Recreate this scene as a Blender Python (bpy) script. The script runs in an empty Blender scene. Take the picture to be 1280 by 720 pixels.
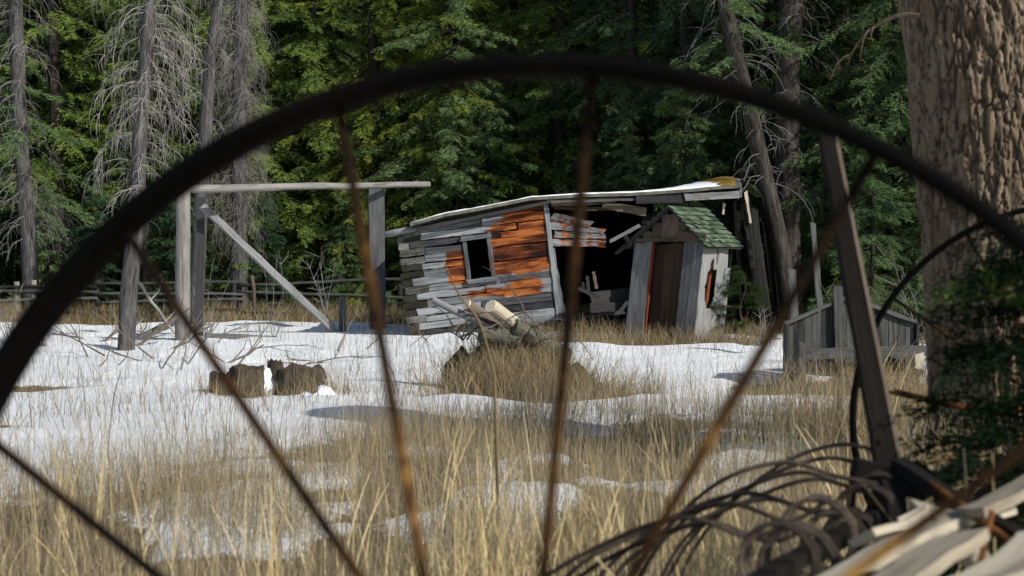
import bpy, math, random
import numpy as np
from mathutils import Vector, noise as mnoise

sc = bpy.context.scene
COL = sc.collection
PI = math.pi
R = math.radians
RNG = random.Random(11)

# ------------------------------------------------------------------ camera geometry
F, EYE, HORIZ = 2000.0, 1.2, 324.0          # focal length in photo pixels, eye height, horizon row
TILT = math.atan((360 - HORIZ) / F)


def P(px, py, Y):
    a, b = (px - 640) / F, (360 - py) / F
    d = Vector((a, math.cos(TILT) + b * math.sin(TILT), -math.sin(TILT) + b * math.cos(TILT)))
    return Vector((0, 0, EYE)) + d * (Y / d.y)


def V(*a):
    return Vector(a)


def sm(a, b, x):
    t = max(0.0, min(1.0, (x - a) / (b - a)))
    return t * t * (3 - 2 * t)


def nz(x, y, z=0.0):
    return mnoise.noise(Vector((x, y, z)))


# ------------------------------------------------------------------ ground shape
BARE = [(2.3, 22.4, 1.25, .8), (0.3, 13.9, 1.0, .75), (3.2, 14.3, 1.3, 1.0), (-4.0, 10.9, .8, .55), (1.3, 23.3, 1.3, .9),
        (-2.4, 18.2, .6, .4), (2.9, 8.9, 1.3, 1.2), (-4.6, 14.6, 1.1, .45)]


def cover(x, y):
    yb = 9.2 + 3.4 * sm(-2.2, .4, x) + 1.1 * nz(x * .5, y * .25, 3)
    base = sm(yb - 1.2, yb + .7, y)
    patch = .8 * sm(-.12, .2, nz(x * 1.1, y * .7, 7.3) + .5 * nz(x * 2.6, y * 1.9, 2))
    c = max(base, patch)
    c *= 1 - sm(28.2, 29.4, y + 1.2 * nz(x * .35, 0, 5))
    c *= 1 - sm(24.3, 25.4, y) * sm(-.6, .4, x)
    c *= 1 - sm(4.2, 5.4, x - .12 * (y - 14) + .5 * nz(x, y, 1)) * sm(12, 14, y)
    for bx, by, rx, ry in BARE:
        d = math.hypot((x - bx) / rx, (y - by) / ry) + .25 * nz(x * 2.2, y * 2.2, 9)
        c *= sm(.75, 1.15, d)
    return c


def gz(x, y):
    c = cover(x, y)
    return (.035 * nz(x * .3, y * .3) + .028 * nz(x * .9, y * .9, 4) + .018 * nz(x * 2.7, y * 2.7, 8)
            + .075 * c * (1 + .9 * nz(x * 1.3, y * 1.3, 12))) - .02


def G(px, py):
    Y = EYE * F / (py - HORIZ)
    p = P(px, py, Y)
    p.z = gz(p.x, p.y)
    return p


# ------------------------------------------------------------------ materials
def newmat(name):
    m = bpy.data.materials.new(name)
    m.use_nodes = True
    nt = m.node_tree
    nt.nodes.clear()
    return m, nt


class NT:
    def __init__(s, nt):
        s.nt = nt

    def n(s, t, **k):
        nd = s.nt.nodes.new(t)
        for a, b in k.items():
            if a.startswith('i_'):
                key = a[2:]
                key = int(key) if key.isdigit() else key
                s.set(nd.inputs[key], b)
            else:
                setattr(nd, a, b)
        return nd

    def set(s, sock, b):
        if isinstance(b, bpy.types.NodeSocket):
            s.nt.links.new(b, sock)
        else:
            sock.default_value = b

    def noise(s, vec, scale, detail=6, rough=.6, dist=0):
        nd = s.n('ShaderNodeTexNoise')
        nd.inputs['Scale'].default_value = scale
        nd.inputs['Detail'].default_value = detail
        nd.inputs['Roughness'].default_value = rough
        nd.inputs['Distortion'].default_value = dist
        s.set(nd.inputs['Vector'], vec)
        return nd.outputs['Fac']

    def mapping(s, vec, scale, loc=(0, 0, 0)):
        nd = s.n('ShaderNodeMapping')
        nd.inputs['Scale'].default_value = scale
        nd.inputs['Location'].default_value = loc
        s.set(nd.inputs['Vector'], vec)
        return nd.outputs[0]

    def ramp(s, fac, stops):
        nd = s.n('ShaderNodeValToRGB')
        e = nd.color_ramp.elements
        while len(e) > 1:
            e.remove(e[-1])
        for i, (p, c) in enumerate(stops):
            if not isinstance(c, tuple):
                c = (c, c, c)
            el = e[0] if i == 0 else e.new(p)
            el.position = p
            el.color = (*c[:3], 1)
        s.set(nd.inputs[0], fac)
        return nd.outputs[0]

    def mix(s, fac, a, b, blend='MIX'):
        nd = s.n('ShaderNodeMix', data_type='RGBA', blend_type=blend)
        s.set(nd.inputs[0], fac)
        for i, c in ((6, a), (7, b)):
            if isinstance(c, tuple):
                c = (*c[:3], 1)
            s.set(nd.inputs[i], c)
        return nd.outputs[2]

    def math(s, op, a, b=0.0, clamp=False):
        nd = s.n('ShaderNodeMath', operation=op, use_clamp=clamp)
        s.set(nd.inputs[0], a)
        s.set(nd.inputs[1], b)
        return nd.outputs[0]

    def attr(s, name):
        return s.n('ShaderNodeAttribute', attribute_name=name)

    def out(s, col, rough=.9, bump=None, bstr=.4, bdist=.01, spec=.2, metal=0.0):
        b = s.n('ShaderNodeBsdfPrincipled')
        s.set(b.inputs['Base Color'], (*col, 1) if isinstance(col, tuple) else col)
        s.set(b.inputs['Roughness'], rough)
        b.inputs['Specular IOR Level'].default_value = spec
        b.inputs['Metallic'].default_value = metal
        if bump is not None:
            bp = s.n('ShaderNodeBump')
            bp.inputs['Strength'].default_value = bstr
            bp.inputs['Distance'].default_value = bdist
            s.set(bp.inputs['Height'], bump)
            s.nt.links.new(bp.outputs[0], b.inputs['Normal'])
        o = s.n('ShaderNodeOutputMaterial')
        s.nt.links.new(b.outputs[0], o.inputs[0])
        return b


def wood(name, dark, mid, light, paint=None, moss=None, snow=None):
    """weathered timber: grain runs along each piece (attribute gc), tint differs per piece"""
    m, nt = newmat(name)
    k = NT(nt)
    gc = k.attr('gc').outputs['Vector']
    tint = k.attr('tint').outputs['Fac']
    gr = k.noise(k.mapping(gc, (2.2, 40, 40)), 1.0, 12, .78, .3)
    bl = k.noise(k.mapping(gc, (1.1, 4, 4), (3, 1, 7)), 1.3, 5, .6)
    f = k.math('ADD', k.math('MULTIPLY', gr, .75), k.math('MULTIPLY', bl, .35))
    f = k.math('ADD', f, k.math('MULTIPLY', k.math('SUBTRACT', tint, .5), .42))
    c = k.ramp(f, [(.3, dark), (.52, mid), (.76, light)])
    if paint:
        pm = k.attr('paint').outputs['Fac']
        pn = k.noise(k.mapping(gc, (1.5, 16, 16), (5, 5, 5)), 1.6, 10, .72, .6)
        pt = k.math('MULTIPLY', k.math('SUBTRACT', tint, .5), .55)
        pf = k.ramp(k.math('ADD', k.math('ADD', pm, pt), k.math('MULTIPLY', k.math('SUBTRACT', pn, .53), 2.6)), [(.44, 0.0), (.56, 1.0)])
        pc = k.ramp(k.math('ADD', gr, k.math('ADD', k.math('MULTIPLY', k.math('SUBTRACT', bl, .5), 1.3), k.math('MULTIPLY', k.math('SUBTRACT', tint, .5), .22))),
                    [(.3, paint[0]), (.5, paint[1]), (.66, paint[2])])
        c = k.mix(pf, c, pc)
    st = k.noise(k.mapping(gc, (.9, 9, 9), (2, 8, 4)), 1.7, 7, .7, .8)
    c = k.mix(k.ramp(st, [(.54, 0.0), (.68, .75)]), c, tuple(x * .9 for x in dark))
    if moss:
        mn = k.noise(k.n('ShaderNodeNewGeometry').outputs['Position'], 5, 6, .7)
        c = k.mix(k.ramp(mn, [(.5, 0.0), (.62, .85)]), c, moss)
    k.out(c, .92, gr, .55, .012, .15)
    return m


def bark(name, crev, plate, lit, sx=9, sz=1.6, moss=None, bstr=.9):
    m, nt = newmat(name)
    k = NT(nt)
    gc = k.attr('gc').outputs['Vector']
    mp = k.mapping(gc, (sz, sx, sx))
    a = k.noise(mp, 1.0, 10, .7, .5)
    b = k.noise(k.mapping(gc, (sz * .4, sx * .25, sx * .25), (9, 2, 1)), 1.2, 4, .6)
    c = k.ramp(a, [(.36, crev), (.5, plate), (.68, lit)])
    c = k.mix(k.math('MULTIPLY', b, .5), c, tuple(x * .55 for x in plate))
    if moss:
        c = k.mix(k.ramp(b, [(.52, 0.0), (.66, .7)]), c, moss)
    k.out(c, .95, a, bstr, .02, .1)
    return m


def needles(name, deep, bright, trans=.35):
    m, nt = newmat(name)
    k = NT(nt)
    pos = k.n('ShaderNodeTexCoord').outputs['Object']
    oi = k.n('ShaderNodeObjectInfo').outputs['Random']
    big = k.noise(pos, .55, 4, .6)
    fine = k.noise(pos, 9, 3, .6)
    f = k.math('ADD', k.math('ADD', k.math('MULTIPLY', big, .8), k.math('MULTIPLY', fine, .4)), k.math('MULTIPLY', k.math('SUBTRACT', oi, .5), .35))
    c = k.ramp(f, [(.34, deep), (.78, bright)])
    d = k.n('ShaderNodeBsdfDiffuse')
    t = k.n('ShaderNodeBsdfTranslucent')
    k.set(d.inputs[0], c)
    k.set(t.inputs[0], k.mix(.35, c, (.13, .2, .035)))
    mx = k.n('ShaderNodeMixShader')
    mx.inputs[0].default_value = trans
    nt.links.new(d.outputs[0], mx.inputs[1])
    nt.links.new(t.outputs[0], mx.inputs[2])
    o = k.n('ShaderNodeOutputMaterial')
    nt.links.new(mx.outputs[0], o.inputs[0])
    return m


def straw(name, a, b, c, trans=.3):
    m, nt = newmat(name)
    k = NT(nt)
    t = k.attr('tint').outputs['Fac']
    col = k.ramp(t, [(.0, a), (.55, b), (1.0, c)])
    d = k.n('ShaderNodeBsdfDiffuse')
    tr = k.n('ShaderNodeBsdfTranslucent')
    k.set(d.inputs[0], col)
    k.set(tr.inputs[0], col)
    mx = k.n('ShaderNodeMixShader')
    mx.inputs[0].default_value = trans
    nt.links.new(d.outputs[0], mx.inputs[1])
    nt.links.new(tr.outputs[0], mx.inputs[2])
    o = k.n('ShaderNodeOutputMaterial')
    nt.links.new(mx.outputs[0], o.inputs[0])
    return m


def rust(name, dark, mid, bright, lo=.42, hi=.66, rim=False):
    m, nt = newmat(name)
    k = NT(nt)
    pos = k.n('ShaderNodeTexCoord').outputs['Object']
    a = k.noise(pos, 3.2, 6, .6)
    b = k.noise(pos, 60, 6, .7)
    f = k.math('ADD', k.math('MULTIPLY', a, .75), k.math('MULTIPLY', b, .28))
    c = k.ramp(f, [(lo, dark), ((lo + hi) / 2, mid), (hi, bright)])
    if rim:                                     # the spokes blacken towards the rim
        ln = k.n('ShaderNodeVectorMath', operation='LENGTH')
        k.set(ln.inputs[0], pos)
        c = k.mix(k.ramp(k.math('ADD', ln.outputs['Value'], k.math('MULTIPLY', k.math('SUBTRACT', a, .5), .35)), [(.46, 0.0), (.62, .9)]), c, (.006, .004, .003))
    k.out(c, .8, b, .5, .003, .06)
    return m


def flat(name, base, var=.35, scale=12, rough=.9):
    m, nt = newmat(name)
    k = NT(nt)
    pos = k.n('ShaderNodeTexCoord').outputs['Object']
    a = k.noise(pos, scale, 7, .65)
    c = k.ramp(a, [(.3, tuple(x * (1 - var) for x in base)), (.7, tuple(min(1, x * (1 + var)) for x in base))])
    k.out(c, rough, a, .4, .01, .15)
    return m


M = {}
M['grey_wood'] = wood('grey_wood', (.03, .03, .031), (.105, .108, .11), (.25, .255, .255))
M['shaded_wood'] = wood('shaded_wood', (.002, .002, .002), (.006, .006, .006), (.013, .013, .013))  # near-black: the shade inside the cabin is put into this colour
M['dark_wood'] = wood('dark_wood', (.006, .006, .006), (.022, .022, .022), (.05, .051, .052))
M['shed_wood'] = wood('shed_wood', (.012, .0122, .012), (.045, .046, .045), (.115, .117, .113))  # darkened grey wood; the shed's shade is put into the colour
M['brown_wood'] = wood('brown_wood', (.025, .019, .013), (.09, .068, .05), (.2, .16, .125))
M['pale_wood'] = wood('pale_wood', (.09, .07, .045), (.33, .285, .21), (.56, .5, .39))
M['cabin_wood'] = wood('cabin_wood', (.008, .0085, .009), (.062, .067, .073), (.25, .265, .28),
                       paint=((.014, .005, .003), (.105, .027, .009), (.31, .10, .028)))
M['stump_wood'] = wood('stump_wood', (.012, .009, .006), (.055, .043, .031), (.16, .13, .10))
M['mossy_board'] = wood('mossy_board', (.006, .006, .005), (.035, .035, .03), (.16, .165, .16), moss=(.016, .018, .008))
M['mossy_log'] = wood('mossy_log', (.012, .011, .009), (.05, .047, .037), (.12, .115, .092), moss=(.03, .034, .014))
M['post_wood'] = wood('post_wood', (.04, .037, .033), (.14, .133, .122), (.27, .26, .245))
M['bark_grey'] = bark('bark_grey', (.022, .02, .019), (.085, .082, .08), (.18, .177, .174), 22, 3)
M['bark_dark'] = bark('bark_dark', (.008, .007, .006), (.032, .028, .024), (.075, .066, .058), 16, 3)
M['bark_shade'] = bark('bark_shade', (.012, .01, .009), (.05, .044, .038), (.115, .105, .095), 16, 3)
M['bark_brown'] = bark('bark_brown', (.02, .015, .011), (.09, .068, .05), (.2, .16, .12), 14, 2.6)
M['dead_twig'] = flat('dead_twig', (.17, .163, .152), .4, 3)
M['dead_twig_pale'] = flat('dead_twig_pale', (.25, .24, .215), .4, 3)
M['stick'] = flat('stick', (.13, .11, .09), .4, 6)
M['twig_brown'] = flat('twig_brown', (.10, .08, .05), .4, 5)
M['needle_spruce'] = needles('needle_spruce', (.03, .07, .027), (.27, .36, .085))
M['needle_blue'] = needles('needle_blue', (.03, .078, .047), (.19, .28, .11))
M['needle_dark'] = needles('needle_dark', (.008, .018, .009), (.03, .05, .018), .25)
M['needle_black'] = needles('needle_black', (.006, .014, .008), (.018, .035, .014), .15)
M['needle_yellow'] = needles('needle_yellow', (.045, .09, .022), (.33, .38, .075), .4)
M['iron_dark'] = rust('iron_dark', (.001, .001, .001), (.002, .0018, .0016), (.005, .0035, .0025))
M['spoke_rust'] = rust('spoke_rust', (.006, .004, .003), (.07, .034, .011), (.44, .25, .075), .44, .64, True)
M['tine_iron'] = rust('tine_iron', (.016, .013, .011), (.05, .04, .032), (.15, .12, .09))
M['lever_wood'] = wood('lever_wood', (.005, .004, .0035), (.013, .011, .009), (.035, .03, .024))
M['rust_thin'] = rust('rust_thin', (.05, .02, .01), (.2, .085, .025), (.4, .22, .06))
M['grass'] = straw('dry_grass', (.12, .095, .06), (.33, .27, .17), (.62, .52, .34))
M['stalk'] = straw('weed_stalk', (.06, .045, .03), (.17, .125, .075), (.34, .26, .15))
M['straw'] = straw('pale_straw', (.34, .25, .12), (.64, .51, .27), (.86, .75, .47))
M['gold'] = straw('gold_grass', (.13, .095, .05), (.29, .225, .13), (.48, .39, .24))
M['cut_wood'] = flat('cut_wood', (.62, .55, .42), .2, 25)
M['moss'] = flat('moss', (.17, .11, .025), .85, 5)
M['roof_felt'] = flat('roof_felt', (.11, .11, .09), .5, 6)
M['door_brown'] = wood('door_brown', (.01, .007, .005), (.04, .026, .018), (.085, .055, .035))
M['red_brown'] = wood('red_brown', (.05, .012, .006), (.16, .04, .018), (.26, .08, .03))


def _shingle():
    m, nt = newmat('green_shingle')
    k = NT(nt)
    t = k.attr('tint').outputs['Fac']
    pos = k.n('ShaderNodeTexCoord').outputs['Object']
    n = k.noise(pos, 30, 6, .7)
    f = k.math('ADD', k.math('MULTIPLY', t, .6), k.math('MULTIPLY', n, .4))
    c = k.ramp(f, [(.2, (.018, .032, .02)), (.5, (.055, .088, .052)), (.8, (.13, .175, .115))])
    st = k.noise(pos, 3.5, 5, .6)
    c = k.mix(k.ramp(st, [(.6, 0.0), (.72, .7)]), c, (.30, .31, .18))
    k.out(c, .9, n, .5, .01)
    return m


M['shingle'] = _shingle()


def _snow():
    m, nt = newmat('snow')
    k = NT(nt)
    pos = k.n('ShaderNodeNewGeometry').outputs['Position']
    a = k.noise(pos, 2.2, 8, .6)
    b = k.noise(pos, 28, 6, .65)
    c = k.ramp(a, [(.3, (.72, .77, .84)), (.6, (.86, .89, .93))])
    k.out(c, .55, k.math('ADD', k.math('MULTIPLY', a, .8), k.math('MULTIPLY', b, .25)), .5, .06, .3)
    return m


M['snow'] = _snow()


def _roof_snow():
    m, nt = newmat('roof_snow')
    k = NT(nt)
    pos = k.n('ShaderNodeNewGeometry').outputs['Position']
    a = k.noise(pos, 6, 8, .7)
    b = k.noise(pos, 17, 6, .7)
    mossc = k.ramp(b, [(.35, (.03, .022, .01)), (.5, (.16, .10, .02)), (.65, (.34, .23, .05))])
    f = k.ramp(k.math('ADD', k.attr('paint').outputs['Fac'], k.math('MULTIPLY', k.math('SUBTRACT', a, .5), 1.6)), [(.38, 0.0), (.5, 1.0)])
    c = k.mix(f, (.86, .9, .94), mossc)
    k.out(c, .7, b, .6, .04, .2)
    return m


M['roof_snow'] = _roof_snow()


def _ground():
    m, nt = newmat('snowy_ground')
    k = NT(nt)
    pos = k.n('ShaderNodeNewGeometry').outputs['Position']
    cov = k.attr('cover').outputs['Fac']
    far = k.attr('litter').outputs['Fac']
    n1 = k.noise(pos, 2.0, 8, .6)
    n2 = k.noise(pos, 11, 8, .7)
    n3 = k.noise(pos, 45, 5, .7)
    snow = k.ramp(n1, [(.3, (.86, .90, .93)), (.6, (.94, .96, .97))])
    specks = k.ramp(k.math('ADD', n3, k.math('MULTIPLY', k.math('SUBTRACT', n1, .5), .35)), [(.61, 0.0), (.72, .55)])
    snow = k.mix(specks, snow, (.3, .24, .16))
    th = k.ramp(k.math('ADD', k.math('MULTIPLY', n2, .6), k.math('MULTIPLY', n3, .45)), [(.35, (.06, .045, .025)), (.52, (.19, .145, .08)), (.7, (.36, .285, .16))])
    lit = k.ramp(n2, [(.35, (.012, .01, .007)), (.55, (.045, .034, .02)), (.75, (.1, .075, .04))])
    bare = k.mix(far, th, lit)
    f = k.math('ADD', cov, k.math('MULTIPLY', k.math('SUBTRACT', k.math('ADD', k.math('MULTIPLY', n2, .6), k.math('MULTIPLY', n3, .4)), .5), 1.3))
    f = k.ramp(f, [(.42, 0.0), (.56, 1.0)])
    c = k.mix(f, bare, snow)
    k.out(c, .75, k.math('ADD', k.math('MULTIPLY', n1, .5), k.math('MULTIPLY', n2, .7)), .9, .13, .2)
    return m


M['ground'] = _ground()


# ------------------------------------------------------------------ mesh builder
class MB:
    def __init__(s):
        s.v, s.f, s.tint, s.gc, s.paint = [], [], [], [], []

    def add(s, vs, fs, tint=.5, gcs=None, paint=None):
        o = len(s.v)
        s.v += [tuple(v) for v in vs]
        s.f += [tuple(i + o for i in f) for f in fs]
        s.tint += [tint] * len(vs)
        s.gc += gcs if gcs else [tuple(v) for v in vs]
        s.paint += paint if paint else [0.0] * len(vs)

    def tube(s, pts, rad, sides=6, tint=None, cap=True, wob=0.0, flat=1.0):
        pts = [Vector(p) for p in pts]
        n = len(pts)
        if not hasattr(rad, '__len__'):
            rad = [rad] * n
        tint = RNG.random() if tint is None else tint
        off = RNG.uniform(0, 50)
        vs, fs, gcs = [], [], []
        ref = None
        L = 0
        for i, p in enumerate(pts):
            d = (pts[min(i + 1, n - 1)] - pts[max(i - 1, 0)])
            if d.length < 1e-9:
                d = Vector((0, 0, 1))
            d.normalize()
            if ref is None:
                ref = Vector((0, 0, 1)) if abs(d.z) < .9 else Vector((1, 0, 0))
            a = (ref - d * ref.dot(d))
            if a.length < 1e-6:
                a = d.orthogonal()
            a.normalize()
            ref = a
            b = d.cross(a)
            if i:
                L += (p - pts[i - 1]).length
            for j in range(sides):
                t = 2 * PI * j / sides
                r = rad[i] * (1 + (wob * nz(L * 3 + off, math.cos(t) * 1.3 + 5, math.sin(t) * 1.3) if wob else 0))
                vs.append(p + a * (r * math.cos(t)) + b * (r * flat * math.sin(t)))
                gcs.append((L + off, math.cos(t) * rad[i] + off, math.sin(t) * rad[i]))
        for i in range(n - 1):
            for j in range(sides):
                k = (j + 1) % sides
                fs.append((i * sides + j, i * sides + k, (i + 1) * sides + k, (i + 1) * sides + j))
        if cap:
            fs.append(tuple(reversed(range(sides))))
            fs.append(tuple((n - 1) * sides + j for j in range(sides)))
        s.add(vs, fs, tint, gcs)

    def plank(s, p0, p1, wdir, w, t, n=8, jit=.006, rag=.02, bow=.0, w1=None, tint=None, paintf=None, topf=None):
        """a board from p0 to p1; wdir = direction of its width w; t = thickness"""
        p0, p1, wdir = Vector(p0), Vector(p1), Vector(wdir)
        d = (p1 - p0)
        L = d.length
        d.normalize()
        wdir = (wdir - d * wdir.dot(d)).normalized()
        nr = d.cross(wdir)
        w1 = w if w1 is None else w1
        tint = RNG.random() if tint is None else tint
        off = RNG.uniform(0, 60)
        vs, gcs, pa, fs = [], [], [], []
        r4 = [RNG.uniform(-rag, rag) for _ in range(2)]
        r5 = [RNG.uniform(-rag, rag) for _ in range(2)]
        for i in range(n + 1):
            k = i / n
            ww = (w + (w1 - w) * k) / 2
            c = p0 + d * (L * k) + nr * (bow * math.sin(PI * k))
            e0 = RNG.uniform(-jit, jit)
            e1 = RNG.uniform(-jit, jit)
            en = r4 if i == 0 else r5 if i == n else (0, 0)
            lo = c - wdir * (ww + e0) + d * en[0]
            hi = c + wdir * (ww + e1) + d * en[1]
            for q, (pt, wd) in enumerate(((lo, -ww), (hi, ww))):
                if topf:
                    pt = topf(pt)
                for sg in (-1, 1):
                    vs.append(pt + nr * (sg * t / 2))
                    gcs.append((L * k + off, wd + off, sg * t / 2))
                    pa.append(paintf(pt) if paintf else 0.0)
        for i in range(n):
            a, b = i * 4, i * 4 + 4
            for q, r_ in ((0, 1), (1, 3), (3, 2), (2, 0)):
                fs.append((a + q, a + r_, b + r_, b + q))
        fs.append((0, 2, 3, 1))
        fs.append((n * 4, n * 4 + 1, n * 4 + 3, n * 4 + 2))
        s.add(vs, fs, tint, gcs, pa)

    def build(s, name, mat, parent=None, smooth=False, origin=None):
        me = bpy.data.meshes.new(name)
        o = Vector(origin) if origin is not None else Vector((0, 0, 0))
        me.from_pydata([tuple(Vector(v) - o) for v in s.v], [], s.f)
        for nm, dat in (('tint', s.tint), ('paint', s.paint)):
            me.attributes.new(nm, 'FLOAT', 'POINT').data.foreach_set('value', dat)
        me.attributes.new('gc', 'FLOAT_VECTOR', 'POINT').data.foreach_set('vector', [c for g in s.gc for c in g])
        if smooth:
            me.polygons.foreach_set('use_smooth', [True] * len(me.polygons))
        me.materials.append(M[mat] if isinstance(mat, str) else mat)
        return link(name, me, parent, o)


def link(name, me, parent=None, loc=None):
    ob = bpy.data.objects.new(name, me)
    COL.objects.link(ob)
    if parent is not None:
        ob.parent = parent
        if loc is not None:
            ob.location = Vector(loc) - parent.location
    elif loc is not None:
        ob.location = loc
    return ob


def thing(name, label, cat, loc=(0, 0, 0), group=None):
    o = bpy.data.objects.new(name, None)
    COL.objects.link(o)
    o.location = loc
    o.empty_display_size = .2
    return tag(o, label, cat, group)


def tag(o, label, cat, group=None, kind=None):
    if label:
        o['label'] = label
    if cat:
        o['category'] = cat
    if group:
        o['group'] = group
    if kind:
        o['kind'] = kind
    return o


def copy_tree(root, loc, rz, s, label=None, group=None):
    r = root.copy()
    COL.objects.link(r)
    r.location, r.rotation_euler, r.scale = loc, (RNG.uniform(-.02, .02), RNG.uniform(-.02, .02), rz), (s, s, s * RNG.uniform(.92, 1.1))
    if label:
        r['label'] = label
    if group:
        r['group'] = group
    for ch in root.children:
        c = ch.copy()
        COL.objects.link(c)
        c.parent = r
    return r


def crom(pts, n=6):
    pts = [Vector(p) for p in pts]
    out = []
    for i in range(len(pts) - 1):
        p0, p1, p2, p3 = pts[max(i - 1, 0)], pts[i], pts[i + 1], pts[min(i + 2, len(pts) - 1)]
        for j in range(n):
            t = j / n
            out.append(.5 * (2 * p1 + (p2 - p0) * t + (2 * p0 - 5 * p1 + 4 * p2 - p3) * t * t + (3 * p1 - p0 - 3 * p2 + p3) * t ** 3))
    out.append(pts[-1])
    return out


def npmesh(name, verts, nside, mat, parent=None, tint=None, loc=None, smooth=False):
    """verts (N*nside,3): separate small faces"""
    me = bpy.data.meshes.new(name)
    nv = len(verts)
    nf = nv // nside
    me.vertices.add(nv)
    me.vertices.foreach_set('co', verts.astype(np.float32).ravel())
    me.loops.add(nv)
    me.loops.foreach_set('vertex_index', np.arange(nv, dtype=np.int32))
    me.polygons.add(nf)
    me.polygons.foreach_set('loop_start', np.arange(0, nv, nside, dtype=np.int32))
    if tint is not None:
        me.attributes.new('tint', 'FLOAT', 'POINT').data.foreach_set('value', tint.astype(np.float32))
    me.update(calc_edges=True)
    me.materials.append(M[mat])
    return link(name, me, parent, loc)


# ------------------------------------------------------------------ ground sheet
def axis(core0, core1, step, lo, hi):
    a = list(np.arange(core0, core1 + 1e-6, step))
    left, x, d = [], core0, step
    while x > lo:
        d *= 1.25
        x -= d
        left.append(x)
    right, x, d = [], core1, step
    while x < hi:
        d *= 1.25
        x += d
        right.append(x)
    return left[::-1] + a + right


xs = axis(-10.5, 9, .13, -260, 260)
ys = axis(2.6, 34, .13, -60, 330)
me = bpy.data.meshes.new('ground')
vs, cv, lt = [], [], []
for y in ys:
    for x in xs:
        c = cover(x, y)
        vs.append((x, y, gz(x, y)))
        cv.append(c)
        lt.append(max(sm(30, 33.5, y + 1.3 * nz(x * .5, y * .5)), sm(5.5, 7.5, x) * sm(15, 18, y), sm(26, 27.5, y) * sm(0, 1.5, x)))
nx = len(xs)
fs = [(j * nx + i, j * nx + i + 1, (j + 1) * nx + i + 1, (j + 1) * nx + i) for j in range(len(ys) - 1) for i in range(nx - 1)]
me.from_pydata(vs, [], fs)
me.attributes.new('cover', 'FLOAT', 'POINT').data.foreach_set('value', cv)
me.attributes.new('litter', 'FLOAT', 'POINT').data.foreach_set('value', lt)
me.polygons.foreach_set('use_smooth', [True] * len(me.polygons))
me.materials.append(M['ground'])
tag(link('ground', me), None, None, kind='structure')

# wooded hillside closing the view
M['hill'] = flat('forest_floor', (.02, .03, .015), .5, .4)
hb = MB()
hx = [(-190 + i * 10) for i in range(39)]
rows = [(88, -.5), (100, 6), (120, 16), (150, 28), (200, 40)]
hv, hf = [], []
for y, z in rows:
    for x in hx:
        hv.append((x, y + 4 * nz(x * .05, y), z + 3 * nz(x * .04, y * .05, 3) * (z > 0)))
for j in range(len(rows) - 1):
    for i in range(len(hx) - 1):
        a = j * len(hx) + i
        hf.append((a, a + 1, a + 1 + len(hx), a + len(hx)))
hb.add(hv, hf)
tag(hb.build('hill', 'hill', smooth=True), None, None, kind='structure')


# ------------------------------------------------------------------ conifers
def conifer_arrays(H, Rb, z0, seed, nbr, sub=17, nlen=.10, nw=.0095, steps=8, taper=.75, droop=.35, hang=.3, zmax=None):
    rg = np.random.default_rng(seed)
    base, dirs, lens = [], [], []
    limbs = []
    for b in range(nbr):
        k = rg.random() ** 1.0
        z = z0 + (H * .985 - z0) * k
        hfr = (z - z0) / (H - z0)
        L = Rb * (1 - hfr) ** taper * rg.uniform(.55, 1.12) + .12
        az = rg.uniform(0, 2 * PI)
        out = np.array([math.cos(az), math.sin(az), 0])
        side = np.array([-math.sin(az), math.cos(az), 0])
        el = .25 * hfr - .12 + rg.uniform(-.15, .15)
        n = 9
        t = np.linspace(0, 1, n)
        curl = rg.uniform(.05, .28) * L
        zz = z + L * (el * t - droop * t ** 1.6) + curl * np.clip(t - .6, 0, 1) ** 2 * 3
        sw = rg.uniform(-.15, .15) * L * t ** 2
        pts = out[None] * (L * t)[:, None] + side[None] * sw[:, None]
        pts[:, 2] = zz
        limbs.append((pts, L))
        m = max(5, int(sub * L / 1.6))
        s = rg.uniform(.12, 1.0, m * 2)
        bx = np.stack([np.interp(s, t, pts[:, i]) for i in range(3)], 1)
        sg = np.where(rg.random(m * 2) < .5, -1.0, 1.0)
        d = out[None] * rg.uniform(.35, .95, m * 2)[:, None] + side[None] * (sg * rg.uniform(.25, 1.0, m * 2))[:, None]
        d[:, 2] -= hang * rg.uniform(.2, 2.0, m * 2)
        d /= np.linalg.norm(d, axis=1)[:, None]
        ln = (.12 + .32 * L * .6 * (1 - s) ** .8) * rg.uniform(.6, 1.25, m * 2)
        base.append(bx)
        dirs.append(d)
        lens.append(np.clip(ln, .1, .62))
    B, D, Ln = np.concatenate(base), np.concatenate(dirs), np.concatenate(lens)
    N = len(B)
    tt = np.linspace(.05, 1, steps)
    up = np.array([0, 0, 1.0])
    pr = np.cross(D, up[None])
    pr /= np.linalg.norm(pr, axis=1)[:, None] + 1e-9
    tris = []
    for t in tt:
        for sg in (-1, 1):
            p = B + D * (Ln * t)[:, None]
            p[:, 2] -= .22 * Ln * t * t
            p += rg.normal(0, .012, p.shape)
            nd = D * .75 + pr * (sg * .6) + rg.normal(0, .3, D.shape)
            nd /= np.linalg.norm(nd, axis=1)[:, None]
            l = nlen * rg.uniform(.6, 1.3, N) * (1.1 - .45 * t)
            w = np.cross(nd, rg.normal(0, 1, D.shape))
            w /= np.linalg.norm(w, axis=1)[:, None] + 1e-9
            w *= nw
            tris.append(np.stack([p - w, p + w, p + nd * l[:, None]], 1))
    T = np.concatenate(tris).reshape(-1, 3)
    return T, limbs


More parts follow.
